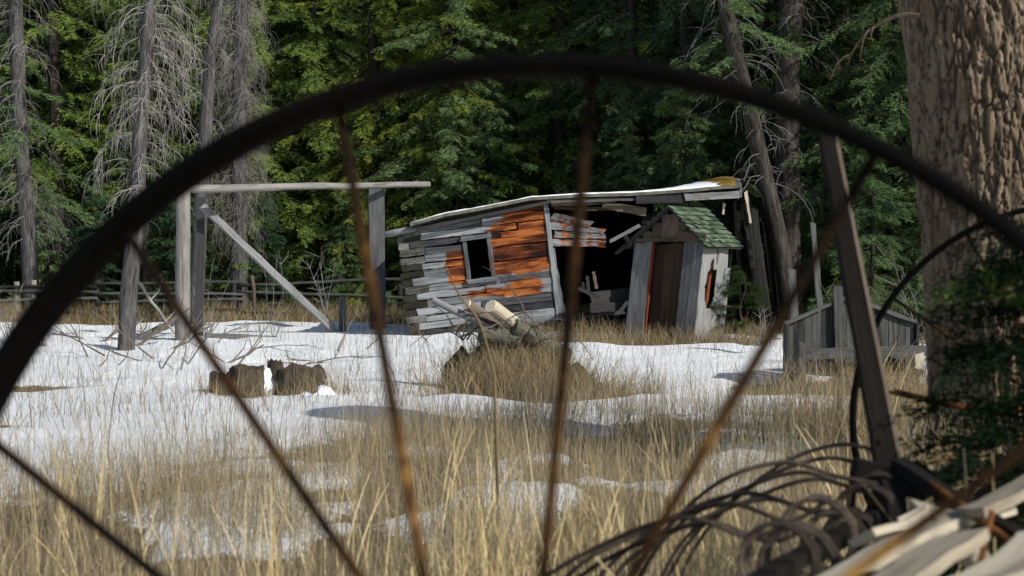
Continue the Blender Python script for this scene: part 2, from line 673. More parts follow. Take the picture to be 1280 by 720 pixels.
def make_conifer(name, label, cat, H, Rb, z0, seed, nbr, mat, barkmat='bark_dark', tr=.16, dead=0, group=None, **kw):
    root = thing(name, label, cat, (0, 0, 0), group)
    T, limbs = conifer_arrays(H, Rb, z0, seed, nbr, **kw)
    npmesh('crown', T, 3, mat, root)
    mb = MB()
    rg = random.Random(seed)
    n = 14
    mb.tube([(.05 * math.sin(i * .7 + seed), .05 * math.cos(i * .5 + seed), -.15 + H * i / n) for i in range(n + 1)],
            [tr * (1.25 if i == 0 else 1) * (1 - .93 * i / n) for i in range(n + 1)], 9, wob=.2)
    for pts, L in limbs:
        if L > .5:
            q = [Vector(p) for p in pts[::2]]
            mb.tube(q, [.012 + .007 * L * (1 - i / 4) for i in range(5)], 3, cap=False)
    for i in range(dead):                       # dry lower twigs
        az, z = rg.uniform(0, 2 * PI), rg.uniform(.5, z0 + 1)
        L = rg.uniform(.4, 1.3)
        dead_branch(mb, V(0, 0, z), az, L, rg, .009, 3, 3)
    mb.build('trunk', barkmat, root, smooth=True)
    return root


def dead_branch(mb, p, az, L, rg, r0, subs, sides=4, rise=.35, droop=1.0, curl=1.0):
    """weeping dry branch: rises a little, arches and hangs"""
    n = 8
    pts = []
    out = V(math.cos(az), math.sin(az), 0)
    sd = V(-math.sin(az), math.cos(az), 0)
    ph = rg.uniform(0, 6)
    x = z = s = 0.0
    el = rg.uniform(rise * .3, rise * 1.4)
    for i in range(n + 1):
        pts.append(p + out * x + V(0, 0, z) + sd * s)
        el -= droop * rg.uniform(.12, .32)
        st = L / n
        x += st * math.cos(el)
        z += st * math.sin(el)
        s += st * .22 * curl * math.sin(ph + i * 1.1)
    mb.tube(pts, [r0 * (1 - .75 * i / n) for i in range(n + 1)], sides, cap=False)
    for k in range(subs):
        i = rg.randint(1, n - 1)
        a2 = az + rg.choice((-1, 1)) * rg.uniform(.4, 1.4)
        l2 = L * rg.uniform(.2, .5)
        q = pts[i]
        pp = []
        e2 = rg.uniform(-.5, .4)
        o2 = V(math.cos(a2), math.sin(a2), 0)
        for j in range(5):
            pp.append(q)
            e2 -= rg.uniform(.1, .6) * droop
            q = q + (o2 * math.cos(e2) + V(0, 0, math.sin(e2))) * (l2 / 4)
        mb.tube(pp, [r0 * .5 * (1 - .18 * j) for j in range(5)], 3, cap=False)


FOREST = 'spruces of the dense forest behind the clearing'
FLAB = 'green spruce standing in the dense dark forest behind the clearing'
protos = [
    make_conifer('spruce_tree', FLAB, 'tree', 15.5, 2.5, .9, 1, 210, 'needle_spruce', group=FOREST, dead=10),
    make_conifer('spruce_tree', FLAB, 'tree', 17, 2.2, 2.6, 2, 190, 'needle_spruce', group=FOREST, dead=26),
    make_conifer('spruce_tree', FLAB, 'tree', 14, 2.7, .6, 3, 210, 'needle_blue', group=FOREST, droop=.45, hang=.45),
    make_conifer('spruce_tree', FLAB, 'tree', 18, 2.0, 3.6, 4, 180, 'needle_dark', group=FOREST, dead=40, tr=.2),
    make_conifer('spruce_tree', FLAB, 'tree', 12, 2.0, .4, 5, 190, 'needle_yellow', group=FOREST, droop=.4, hang=.5),
]
young = make_conifer('young_spruce', 'young bushy spruce filling the edge of the forest behind the fence', 'tree', 4.6, 1.35, .15, 6, 120, 'needle_blue', tr=.06,
                     group='young spruces along the forest edge', sub=18)

used = [False] * len(protos)


def put(i, x, y, rz=None, s=None, label=None, group=None):
    rz = RNG.uniform(0, 6.3) if rz is None else rz
    s = RNG.uniform(.88, 1.15) if s is None else s
    loc = (x, y, gz(x, y) - .05)
    if not used[i] and label is None:
        used[i] = True
        o = protos[i]
        o.location, o.rotation_euler, o.scale = loc, (0, 0, rz), (s, s, s)
        return o
    return copy_tree(protos[i], loc, rz, s, label, group)


def blocked(x, y):
    return (x > -2.6 and x < 5.6 and y < 33 and y > 21)


fr = random.Random(5)
spots = []
tries = 0
while len(spots) < 150 and tries < 9000:
    tries += 1
    y = 33.5 + 52 * fr.random() ** 1.5
    hw = .36 * y + 5
    x = fr.uniform(-hw, hw)
    if x > 4.5 and fr.random() < .35:
        y = fr.uniform(27.5, 36)
    if any(math.hypot(x - a, y - b) < 1.75 + .02 * (y - 33) for a, b in spots) or blocked(x, y):
        continue
    spots.append((x, y))
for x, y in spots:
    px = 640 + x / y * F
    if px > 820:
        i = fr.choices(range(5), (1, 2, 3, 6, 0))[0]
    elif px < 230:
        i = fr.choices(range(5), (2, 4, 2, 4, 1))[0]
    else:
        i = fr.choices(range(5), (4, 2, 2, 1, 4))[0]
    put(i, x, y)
# deliberate trees at the forest edge
for px, Y, i in ((395, 35, 0), (560, 33.6, 2), (470, 34.5, 4), (640, 35.2, 0), (330, 36, 4), (700, 34, 1), (790, 33, 2), (860, 32, 2), (70, 35, 1), (120, 37, 3)):
    put(i, (px - 640) / F * Y, Y)
first = True
for px, Y, s in ((215, 31.5, .75), (330, 33, .6), (60, 33.5, .6), (120, 33.5, .7), (430, 33.2, .55), (575, 32.6, .95), (610, 33.5, 1.1), (780, 31.5, .8), (850, 30, 1.0), (900, 31, 1.1),
                 (1010, 30.5, 1.2), (1060, 29, 1.1), (1110, 28, 1.2), (1180, 27, 1.2), (520, 34, .9), (1090, 24, .7)):
    x = (px - 640) / F * Y
    if first:
        young.location, young.scale = (x, Y, gz(x, Y)), (s, s, s)
        first = False
    else:
        copy_tree(young, (x, Y, gz(x, Y)), RNG.uniform(0, 6), s)

# ------------------------------------------------------------------ single trees
def trunk_pts(pxs, Y):
    return [P(a, b, Y) for a, b in pxs]


def snag(name, label, pxs, Y, r0, r1, barkm, twigs, zone, L, seed, twigmat, subs=5, r=.010, droop=1.0, rise=.35, needle=None, zp=1.0):
    rg = random.Random(seed)
    base = P(pxs[0][0], pxs[0][1], Y)
    g = V(base.x, base.y, gz(base.x, base.y))
    root = thing(name, label, 'tree', g)
    pts = crom([g - V(0, 0, .15)] + [p + V(rg.uniform(-.02, .02), rg.uniform(-.05, .05), 0) for p in trunk_pts(pxs[1:], Y)], 5)
    n = len(pts) - 1
    mb = MB()
    mb.tube(pts, [(r0 * 1.25 if i == 0 else r0) + (r1 - r0) * i / n for i in range(n + 1)], 12, wob=.18)
    mb.build('trunk', barkm, root, smooth=True, origin=g)
    tb = MB()
    z0, z1 = zone
    for k in range(twigs):
        z = z0 + (z1 - z0) * rg.random() ** zp
        j = min(range(n + 1), key=lambda q: abs(pts[q].z - z))
        p = pts[j].copy()
        p.z = z
        dead_branch(tb, p, rg.uniform(0, 2 * PI), L * rg.uniform(.5, 1.15), rg, r, subs, 4, rise, droop)
    tb.build('branches', twigmat, root, origin=g)
    if needle:
        mat, Hn, Rn, zb, nb = needle
        T, _ = conifer_arrays(Hn, Rn, zb, seed, nb, sub=14)
        top = pts[-1]
        fx = np.interp(T[:, 2], [p.z for p in pts], [p.x for p in pts]) - g.x
        fy = np.interp(T[:, 2], [p.z for p in pts], [p.y for p in pts]) - g.y
        T[:, 0] += fx
        T[:, 1] += fy
        npmesh('crown', T, 3, mat, root)
    return root


snag('dead_spruce', 'dead spruce with pale curling weeping branches and narrow base in the snow', [(157, 446), (163, 350), (170, 280), (176, 160), (184, 40), (188, -40), (193, -200)], 20.0,
     .115, .07, 'bark_grey', 120, (2.0, 5.8), .95, 21, 'dead_twig_pale', 11, .0062, 1.25, .5)
snag('dead_spruce', 'slim bare grey trunk leaning right above the left end of the crossbeam', [(244, 408), (250, 260), (257, 180), (264, 80), (276, -30), (285, -200)], 28.0,
     .13, .09, 'bark_grey', 46, (2.6, 6.6), .8, 22, 'dead_twig', 7, .009, 1.0, .4)
snag('dead_spruce', 'thick dead spruce veiled in fine drooping grey twigs behind the diagonal brace', [(298, 392), (298, 300), (298, 200), (300, 60), (302, -60), (303, -200)], 32.5,
     .19, .13, 'bark_grey', 300, (1.9, 7.4), 1.2, 23, 'dead_twig', 10, .006, 1.45, .3)
snag('grey_trunk_spruce', 'tall grey spruce trunk at the far left with dry twigs and sparse needles', [(38, 398), (36, 330), (31, 240), (24, 120), (20, 0), (16, -200)], 31.0,
     .17, .12, 'bark_grey', 90, (1.6, 7.0), 1.25, 24, 'dead_twig', 6, .009, .9, .2, needle=('needle_blue', 11, 1.8, 2.4, 44))
snag('leaning_spruce', 'leaning grey spruce trunk beside the high end of the cabin roof', [(992, 404), (978, 320), (954, 220), (932, 120), (911, 20), (898, -60), (870, -220)], 26.5,
     .16, .11, 'bark_shade', 46, (2.4, 6.6), 1.1, 25, 'dead_twig', 5, .008, .7, .2, needle=('needle_blue', 10, 1.5, 4.0, 26))
snag('straight_spruce', 'thick straight spruce trunk with a sunlit right edge right of the cabin', [(984, 404), (984, 320), (985, 220), (986, 100), (988, -10), (989, -200)], 28.0,
     .235, .2, 'bark_shade', 50, (2.2, 6.8), 1.0, 26, 'dead_twig', 5, .008, .8, .2, needle=('needle_dark', 11, 2.0, 3.6, 30))
snag('dark_spruce', 'slender dark spruce trunk rising above the middle of the cabin roof', [(746, 384), (745, 240), (743, 100), (742, -60), (741, -200)], 36.0,
     .14, .1, 'bark_dark', 50, (1.8, 8.0), 1.1, 27, 'dead_twig', 4, .007, .8, .2, needle=('needle_dark', 13, 1.6, 5, 40))
snag('dark_spruce', 'slim dark spruce trunk seen between the wheel spokes above the crossbeam', [(505, 386), (504, 250), (503, 100), (501, -60), (500, -200)], 38.0,
     .13, .1, 'bark_grey', 40, (2, 9), 1.2, 28, 'dead_twig', 4, .007, .8, .2, needle=('needle_yellow', 14, 1.8, 3.2, 70))


# the big furrowed trunk at the right
def big_trunk():
    Yb = 9.0
    nu, nv = 460, 560
    vs, fs, cr = [], [], []
    z0, z1 = -.2, 3.3
    for j in range(nv + 1):
        z = z0 + (z1 - z0) * (j / nv) ** 1.15
        cx = 2.968 - .112 * z + .02 * math.sin(z)
        rad = .54 - .012 * z + .14 * math.exp(-max(z, 0) * 3.4)
        for i in range(nu):
            t = 2 * PI * i / nu
            ca, sa = math.cos(t), math.sin(t)
            q = Vector((ca * 5.2, sa * 5.2, z * 2.2))
            w = mnoise.noise(q * .8) * .8 + mnoise.noise(q * 2.1) * .3
            a = abs(mnoise.noise(Vector((ca * 5.2 + w * .6, sa * 5.2 + w * .6, z * 1.3 + w * .6))))
            w2 = mnoise.noise(q * 5) * .35
            ds, ps = mnoise.voronoi(Vector((ca * 8.5 + w + w2, sa * 8.5 + w - w2, z * 4.6 + w + w2)))
            d2, p2 = mnoise.voronoi(Vector((ca * 17 + w2, sa * 17 + w, z * 11 + w2)))
            e1 = 1 - min(1, (ds[1] - ds[0]) * 5.5)
            e2 = 1 - min(1, (d2[1] - d2[0]) * 5)
            crev = max(.85 * (1 - min(1, a * 7)), e1, .4 * e2)
            lift = mnoise.noise(ps[0] * 7.3) * .012 + mnoise.noise(p2[0] * 9.1) * .008
            h = -.022 * crev + lift + .008 * mnoise.noise(q * 3) + .004 * mnoise.noise(q * 14) + .03 * mnoise.noise(Vector((ca * .9, sa * .9, z * .4)))
            cr.append(crev)
            vs.append((cx + ca * (rad + h), Yb + sa * (rad + h), z))
    for j in range(nv):
        for i in range(nu):
            k = (i + 1) % nu
            fs.append((j * nu + i, j * nu + k, (j + 1) * nu + k, (j + 1) * nu + i))
    me = bpy.data.meshes.new('trunk')
    root = thing('old_tree', 'massive old tree trunk with deeply furrowed bark at the right edge', 'tree', (2.74, Yb, 0))
    me.from_pydata([(a - 2.74, b - Yb, c) for a, b, c in vs], [], fs)
    me.attributes.new('crev', 'FLOAT', 'POINT').data.foreach_set('value', cr)
    me.polygons.foreach_set('use_smooth', [True] * len(me.polygons))
    m, nt = newmat('furrowed_bark')
    k = NT(nt)
    pos = k.n('ShaderNodeTexCoord').outputs['Object']
    n1 = k.noise(k.mapping(pos, (16, 16, 7)), 1, 10, .75)
    n2 = k.noise(k.mapping(pos, (60, 60, 26)), 1, 8, .75)
    c = k.ramp(n1, [(.3, (.13, .092, .058)), (.5, (.25, .188, .126)), (.7, (.40, .32, .23))])
    c = k.mix(k.math('MULTIPLY', n2, .4), c, (.17, .14, .105))
    red = k.noise(pos, 2.2, 4, .6)
    c = k.mix(k.ramp(red, [(.5, 0.0), (.7, .45)]), c, (.11, .055, .03))
    c = k.mix(k.ramp(k.attr('crev').outputs['Fac'], [(.3, 0.0), (.9, .85)]), c, (.045, .033, .023))
    k.out(c, .95, k.math('ADD', n1, n2), .8, .012, .1)
    me.materials.append(m)
    link('trunk', me, root)
    rg = random.Random(3)
    for (px, py, az, L) in ((1150, 20, 2.9, .5), (1262, 120, 4.4, .25)):
        mb = MB()
        p = P(px, py, 8.55)
        dead_branch(mb, p, az, L, rg, .014, 5, 5)
        mb.build('branch_stub', 'bark_brown', root, origin=root.location)


big_trunk()

# small spruces near things
ns = make_conifer('spruce_sapling', 'small bright spruce sapling growing against the right side of the outhouse', 'tree', 1.1, .5, .05, 31, 26, 'needle_dark', 'bark_brown', tr=.02, sub=50, steps=10, nlen=.038, nw=.004, droop=.1, hang=.15)
g = G(926, 428)
ns.location = (g.x, 22.9, gz(g.x, 22.9))
ns2 = make_conifer('spruce_sapling', 'dark spruce sapling reaching into the frame beside the old trunk and rake', 'tree', 1.24, .48, .12, 33, 120, 'needle_black', 'bark_dark', tr=.018, sub=50, nlen=.032, nw=.004, steps=10, droop=.2, hang=.2)
ns2.location = (1.33, 3.9, gz(1.33, 3.9))
T, _ = conifer_arrays(.16, .1, .0, 35, 5, sub=50, nlen=.03, nw=.004, steps=10, droop=.3, hang=.2)
T = T * .55 + np.array([-.2, -.02, 1.03])
npmesh('fresh_shoot', T, 3, 'needle_spruce', ns2)


# ------------------------------------------------------------------ dry brush / bare shrubs
def bare_shrub(label, g, h, n, seed, mat='dead_twig', spread=.35, r=.007, group=None):
    rg = random.Random(seed)
    mb = MB()
    for k in range(n):
        az = rg.uniform(0, 2 * PI)
        lean = rg.uniform(.05, spread)
        d = V(math.cos(az) * lean, math.sin(az) * lean, 1).normalized()
        q = V(rg.uniform(-.06, .06), rg.uniform(-.06, .06), -.03)
        L = h * rg.uniform(.55, 1.1)
        pts = []
        m = 7
        for i in range(m + 1):
            pts.append(q.copy())
            d = (d + V(rg.uniform(-.16, .16), rg.uniform(-.16, .16), rg.uniform(-.05, .06))).normalized()
            q = q + d * (L / m)
        mb.tube(pts, [r * (1 - .75 * i / m) for i in range(m + 1)], 4, cap=False)
        for s in range(rg.randint(3, 6)):
            i = rg.randint(2, m - 1)
            e = V(rg.uniform(-1, 1), rg.uniform(-1, 1), rg.uniform(.1, 1)).normalized()
            q2 = pts[i].copy()
            pp = []
            for j in range(4):
                pp.append(q2.copy())
                q2 = q2 + e * (L * rg.uniform(.05, .1))
                e = (e + V(rg.uniform(-.3, .3), rg.uniform(-.3, .3), rg.uniform(-.2, .2))).normalized()
            mb.tube(pp, [r * .5 * (1 - .2 * j) for j in range(4)], 3, cap=False)
    o = mb.build('bare_shrub', mat)
    o.location = g
    return tag(o, label, 'shrub', group)


def on(px, py, dy=0):
    g = G(px, py)
    return g


bare_shrub('pale leafless sapling with wriggling twigs between the crossbeam posts', on(408, 414), 1.5, 5, 41, 'dead_twig_pale', .22)
bare_shrub('low leafless shrub left of the diagonal brace foot', on(345, 425), 1.35, 4, 42, 'dead_twig', .5)
bare_shrub('leafless tangled shrub right at the foot of the thick round post', on(262, 422), 1.2, 6, 43, 'dead_twig', .5)
bare_shrub('dense dry brush behind the low grey shed', V(3.9, 17.3, 0), 1.15, 34, 44, 'twig_brown', .8)
bare_shrub('frosted pale twig bush beside the old trunk behind the shed', V(4.1, 15.7, 0), 1.35, 14, 45, 'dead_twig', .6)
bare_shrub('thin brush standing behind the middle of the cabin roof', V(1.55, 28.6, 0), 2.6, 9, 46, 'dead_twig', .15)
bare_shrub('leafless shrub at the far left in front of the fence', on(12, 430), 1.0, 9, 47, 'dead_twig', .7)
bare_shrub('dry twigs beside the small bright spruce sapling', on(950, 432), .55, 9, 48, 'dead_twig_pale', .7)

# sticks lying on the snow
SG = 'fallen branches on the snow'
for lab, a, b, r in (('thin fallen branch on the snow nearest the left rim of the wheel', (108, 436), (180, 398), .022),
                     ('long fallen branch crossing the snow left of the dead spruce', (160, 440), (238, 385), .026),
                     ('short fallen branch on the snow right of the dead spruce base', (204, 446), (268, 404), .02),
                     ('broken stick poking out of the snow beside the left rim', (150, 412), (182, 426), .03),
                     ('dark forked branch lying low on the snow at far left', (92, 470), (168, 462), .016),
                     ('curved stick leaning toward the log stumps', (270, 462), (330, 432), .016),
                     ('pale stick leaning against the foot of the thick post', (168, 346), (226, 428), .028)):
    Ya = EYE * F / (max(a[1], 392) - HORIZ)
    Yb_ = EYE * F / (max(b[1], 392) - HORIZ)
    Y = max(min(Ya, Yb_), 14) if max(a[1], b[1]) > 400 else 20
    Y = EYE * F / (max(a[1], b[1]) - HORIZ)
    mb = MB()
    A, B = P(a[0], a[1], Y), P(b[0], b[1], Y + .5)
    pts = [A.lerp(B, t / 6) + V(0, 0, .05 * nz(t * 1.3, a[0] * .1)) for t in range(7)]
    mb.tube(pts, [r * (1 - .08 * i) for i in range(7)], 6, wob=.3)
    for q in (2, 4):
        mb.tube([pts[q], pts[q] + V(.12, .05, .14), pts[q] + V(.16, .1, .32)], [r * .5, r * .35, r * .15], 4, cap=False)
    o = mb.build('fallen_branch', 'stick' if lab[:4] != 'pale' else 'dead_twig_pale', smooth=True, origin=A)
    tag(o, lab, 'branch', SG)

rgk = random.Random(17)
for k in range(26):
    px, py = rgk.uniform(40, 500), rgk.uniform(402, 470)
    g = G(px, py)
    az = rgk.uniform(-.6, PI + .6)
    L = rgk.uniform(.35, 1.1)
    tl = rgk.uniform(.15, .8)
    d = V(math.cos(az) * math.cos(tl), .3 * math.sin(az), math.sin(tl)).normalized()
    mb = MB()
    q = g - d * .08
    pts = []
    for i in range(6):
        pts.append(q.copy())
        d = (d + V(rgk.uniform(-.14, .14), 0, rgk.uniform(-.16, .1))).normalized()
        q = q + d * (L / 5)
    mb.tube(pts, [.011 * (1 - .13 * i) for i in range(6)], 5, cap=False)
    for i in (2, 3):
        e = (d + V(rgk.uniform(-.9, .9), 0, rgk.uniform(-.2, .9))).normalized()
        mb.tube([pts[i], pts[i] + e * L * .16, pts[i] + e * L * .3 + V(0, 0, .02)], [.006, .005, .003], 4, cap=False)
    o = mb.build('stick', 'stick' if k % 3 else 'dead_twig', origin=g)
    tag(o, 'thin bare crooked stick poking out of the snow left of the cabin', 'stick', 'sticks poking out of the snow')

# ------------------------------------------------------------------ post-and-beam gate frame
gf = thing('gate_frame', 'tall weathered post frame with a long crossbeam and diagonal brace', 'gate frame', G(350, 425))


def post(parent, name, px, pyt, pyb, Y, w, mat, lean=0, square=False, tint=.5):
    mb = MB()
    b, t = P(px, pyb, Y), P(px + lean, pyt, Y)
    b.z = gz(b.x, b.y) - .15
    if square:
        mb.plank(b, t, V(1, .15, 0), w, w * .85, 8, .006, .012, tint=tint)
    else:
        n = 8
        mb.tube([b.lerp(t, i / n) + V(.008 * nz(i, px), 0, 0) for i in range(n + 1)], [w / 2 * (1.06 - .1 * i / n) for i in range(n + 1)], 14, tint, wob=.12)
    return mb.build(name, mat, parent, smooth=not square, origin=b)


post(gf, 'post', 228, 238, 432, 22.6, .205, 'post_wood', 1, tint=.7)
post(gf, 'post', 248, 246, 420, 24.0, .13, 'dark_wood', 3, True, .9)
post(gf, 'post', 472.5, 236, 414, 26.2, .25, 'grey_wood', -2, True, .35)
post(gf, 'post', 482, 250, 414, 26.5, .07, 'dark_wood', -18, True, .6)
post(gf, 'stub_post', 428, 371, 420, 25.2, .11, 'grey_wood', 0, True, .3)
mb = MB()
a, b = P(208, 236.5, 22.55), P(536, 230.5, 26.7)
mb.tube([a.lerp(b, i / 14) + V(0, 0, .025 * nz(i * .6, 3)) for i in range(15)], [.062 - .001 * i for i in range(15)], 10, .75, wob=.2)
mb.build('crossbeam', 'post_wood', gf, smooth=True, origin=a)
mb = MB()
a, b = P(251, 256, 23.7), P(424, 419, 25.0)
mb.plank(a, b, V(0, .15, 1), .105, .06, 10, .006, .03, tint=.75)
mb.build('brace', 'grey_wood', gf, origin=a)
mb = MB()
a, b = P(256, 419, 23.2), P(346, 423, 23.6)
mb.plank(a, b, V(0, 0, 1), .075, .05, 8, tint=.4)
a, b = P(164, 428, 22), P(218, 402, 24)
mb.plank(a, b, V(0, 0, 1), .10, .05, 8, tint=.45)
mb.build('fallen_rail', 'grey_wood', gf, origin=a)

# rail fence along the forest
fn = thing('rail_fence', 'old broken rail fence running along the edge of the forest', 'fence', V(-6, 31, 0))
for px, pyt, pyb, w, mt in ((22, 352, 402, .11, 'post_wood'), (41, 350, 402, .12, 'post_wood'), (120, 350, 396, .11, 'dark_wood'), (205, 352, 396, .12, 'dark_wood'), (300, 352, 396, .11, 'dark_wood'),
                            (400, 352, 394, .1, 'dark_wood'), (500, 354, 394, .1, 'dark_wood'), (-60, 350, 398, .11, 'dark_wood')):
    post(fn, 'post', px, pyt, pyb, 30.5, w, mt, RNG.uniform(-2, 2), tint=.6)
for pya, pyb in ((357, 353), (378, 375), (389, 391), (366, 367)):
    for x0, x1 in ((-70, 122), (118, 305), (298, 505)):
        if RNG.random() < .15:
            continue
        mb = MB()
        a, b = P(x0, pya + RNG.uniform(-3, 3), 30.42), P(x1, pyb + RNG.uniform(-5, 5), 30.42)
        mb.tube([a.lerp(b, i / 8) + V(0, 0, .03 * nz(i * .7, pya)) for i in range(9)], .03, 7, RNG.random(), wob=.2)
        mb.build('rail', 'shed_wood', fn, smooth=True, origin=a)
mb = MB()
a = P(318, 392, 29.6)
mb.tube([a - V(0, 0, .1), P(317, 360, 29.6), P(315, 344, 29.6)], [.038, .035, .035], 8, .5)
tag(mb.build('fence_stake', 'brown_wood', smooth=True, origin=a), 'yellowish stake standing before the rail fence under the diagonal brace', 'stake')

# ------------------------------------------------------------------ collapsed cabin
YAW, ROLL = R(13), R(6.4)
CO = P(512, 426, 24.0)
CU = V(math.cos(YAW) * math.cos(ROLL), math.sin(YAW), math.sin(ROLL)).normalized()
CN = V(-math.sin(YAW), math.cos(YAW), 0)
CV = (V(0, 0, 1) - CU * CU.z).normalized()
cabin = thing('log_cabin', 'collapsing tilted cabin of grey and orange boards with snow on its sagging roof', 'cabin', CO)


def CW(u, v, d=0.0):
    return CO + CU * u + CV * v + CN * d


def CP(px, py, d=0.0):
    Y = 24.0
    for _ in range(4):
        X = (px - 640) / F * Y
        Y = 24.0 + math.tan(YAW) * (X - CO.x)
    return P(px, py, Y + d)


WL, WH = 2.30, 1.86


def vtop(u):
    return 1.58 + .125 * u


def uv(p):
    q = p - CO
    return q.dot(CU), q.dot(CV)


def clampv(p):
    u, v = uv(p)
    t = vtop(u)
    return p - CV * (v - t) if v > t else p


def paint_at(p):
    """where the old orange stain survives on the front boards"""
    u, v = uv(p)
    m = 1.5 * sm(1.36, 1.5, u + .05 * nz(u * 3, v * 9)) * sm(.78, .88, v) * (1 - sm(1.86, 1.95, v))
    m *= 1 - .8 * sm(1.5, 1.58, v) * (1 - sm(1.6, 1.75, u))
    m = max(m, 1.2 * sm(.62, .74, u) * (1 - sm(1.02, 1.08, u)) * sm(.72, .8, v) * (1 - sm(1.22, 1.32, v)))
    for vb, ub, k in ((.60, .8, .95), (.73, 1.5, .9), (.47, 1.35, .5), (1.48, 1.2, .6)):
        m = max(m, k * (1 - sm(.05, .085, abs(v - vb))) * sm(ub, ub + .25, u) * (1 - sm(2.0, 2.25, u)))
    return m


wu0, wu1, wv0, wv1 = 1.03, 1.35, .82, 1.40
mb = MB()
mc = MB()
v = .02
row = 0
ph = .112
while v < WH + .1:
    u0 = -.02 + RNG.uniform(0, .04)
    u1 = WL + RNG.uniform(-.01, .02)
    segs = [(u0, u1)]
    cuts = [RNG.uniform(.12, .42), RNG.uniform(.9, 1.9)]
    edges = sorted([u0, u1] + cuts)
    segs = list(zip(edges[:-1], edges[1:]))
    out = []
    for a, b in segs:
        if v + ph > wv0 and v < wv1 and b > wu0 and a < wu1:
            if a < wu0 - .03:
                out.append((a, wu0))
            if b > wu1 + .03:
                out.append((wu1, b))
        else:
            out.append((a, b))
    for a, b in out:
        vm = v + ph / 2 + RNG.uniform(-.008, .008)
        if vm - ph / 2 > max(vtop(a), vtop(b)) - .02:
            continue
        gap = RNG.choice((.004, .008, .014, .03)) if a < .5 else RNG.choice((.002, .003, .005, .009))
        d = RNG.uniform(-.006, .006)
        (mc if b < .45 else mb).plank(CW(a + .004 - (RNG.uniform(.0, .035) if a < .1 else 0), vm + RNG.uniform(-.006, .006), d), CW(b - .004, vm + RNG.uniform(-.012, .012), d + RNG.uniform(-.01, .01)), CV, ph - gap, .03,
                 max(4, int((b - a) / .09)), .0025 if a > .5 else .006, .015, 0, None, None, paint_at, clampv)
    v += ph
    row += 1
mb.build('front_wall', 'cabin_wood', cabin, origin=CO)
mc.build('corner_cladding', 'mossy_board', cabin, origin=CO)
# stacked log ends at the left corner
mb = MB()
for i in range(11):
    v = .02 + i * .142
    mb.tube([CW(.05 + RNG.uniform(-.02, .02), v, .02), CW(.42, v + .01, 1.6), CW(.8, v + .02, 3.2)], .065, 8, RNG.uniform(.0, .6), wob=.2)
mb.build('corner_logs', 'mossy_log', cabin, smooth=True, origin=CO)
mb = MB()
mb.tube([CP(480, 293, .05), CP(500, 290, .02), CP(528, 286, .03)], [.05, .055, .05], 8, .8, wob=.3)
mb.build('log_end', 'grey_wood', cabin, smooth=True, origin=CO)
# window
mb = MB()
fw = .06
fz = -.035
mb.plank(CW(wu0 - fw / 2, wv0 - .06, fz), CW(wu0 - fw / 2 - .015, wv1 + .10, fz), CU, fw, .03, 6, tint=.45)
mb.plank(CW(wu1 + fw / 2, wv0 - .06, fz), CW(wu1 + fw / 2 - .01, wv1 + .09, fz), CU, fw, .03, 6, tint=.55, paintf=lambda p: .4)
mb.plank(CW(wu0 - fw - .03, wv1 + .035, fz - .031), CW(wu1 + fw + .01, wv1 + .045, fz - .031), CV, .065, .03, 6, tint=.5)
mb.plank(CW(wu0 - fw - .01, wv0 - .04, fz - .031), CW(wu1 + fw + .04, wv0 - .035, fz - .031), CV, .07, .04, 6, tint=.6)
wf = mb.build('window', 'cabin_wood', cabin, origin=CO)
# corner trim at the end of the standing wall
mb = MB()
mb.plank(CW(WL + .03, .05, -.03), CW(WL + .02, 1.82, -.03), CU, .07, .035, 12, .008, .03, tint=.85)
mb.plank(CW(WL + .12, .05, .02), CW(WL + .06, 1.1, .02), CU, .06, .03, 8, .012, .05, tint=.6)
mb.build('corner_trim', 'cabin_wood', cabin, origin=CO)
# broken boards left hanging beside the opening
mb = MB()
for i, (x1, y0, y1, w, w1) in enumerate(((740, 270, 281, .13, .09), (756, 282, 289, .12, .08), (757, 293, 296, .10, .09), (756, 303, 305, .10, .11))):
    mb.plank(CP(690, y0, -.02), CP(x1, y1, -.03 + .02 * i), V(0, 0, 1), w, .025, 10, .01, .05, w1=w1, tint=.55 + .1 * i, paintf=lambda p: .55 if .1 * (p.x * 7 % 1) < .06 else .2)
mb.build('broken_siding', 'cabin_wood', cabin, origin=CO)
# boards under the eave
mb = MB()
mb.plank(CP(690, 254, -.03), CP(742, 252, -.03), V(0, 0, 1), .10, .03, 10, tint=.7, paintf=lambda p: .1)
mb.plank(CP(738, 251, -.01), CP(770, 251, -.01), V(0, 0, 1), .12, .03, 8, tint=.5, paintf=lambda p: .95)
mb.plank(CP(752, 256, -.06), CP(808, 265, -.06), V(0, 0, 1), .10, .03, 10, tint=.7, w1=.13)
mb.plank(CP(692, 260, .03), CP(800, 262, .03), V(0, 0, 1), .05, .03, 10, tint=.3)
mb.build('eave_boards', 'brown_wood', cabin, origin=CO)
mb = MB()
mb.plank(CP(762, 302, -.05), CP(800, 282, -.2), V(0, 0, 1), .055, .03, 6, tint=.8)
mb.tube([CP(772, 258, .0), CP(772, 266, 0)], [.012, .014], 6)
mb.build('hanging_slat', 'grey_wood', cabin, origin=CO)
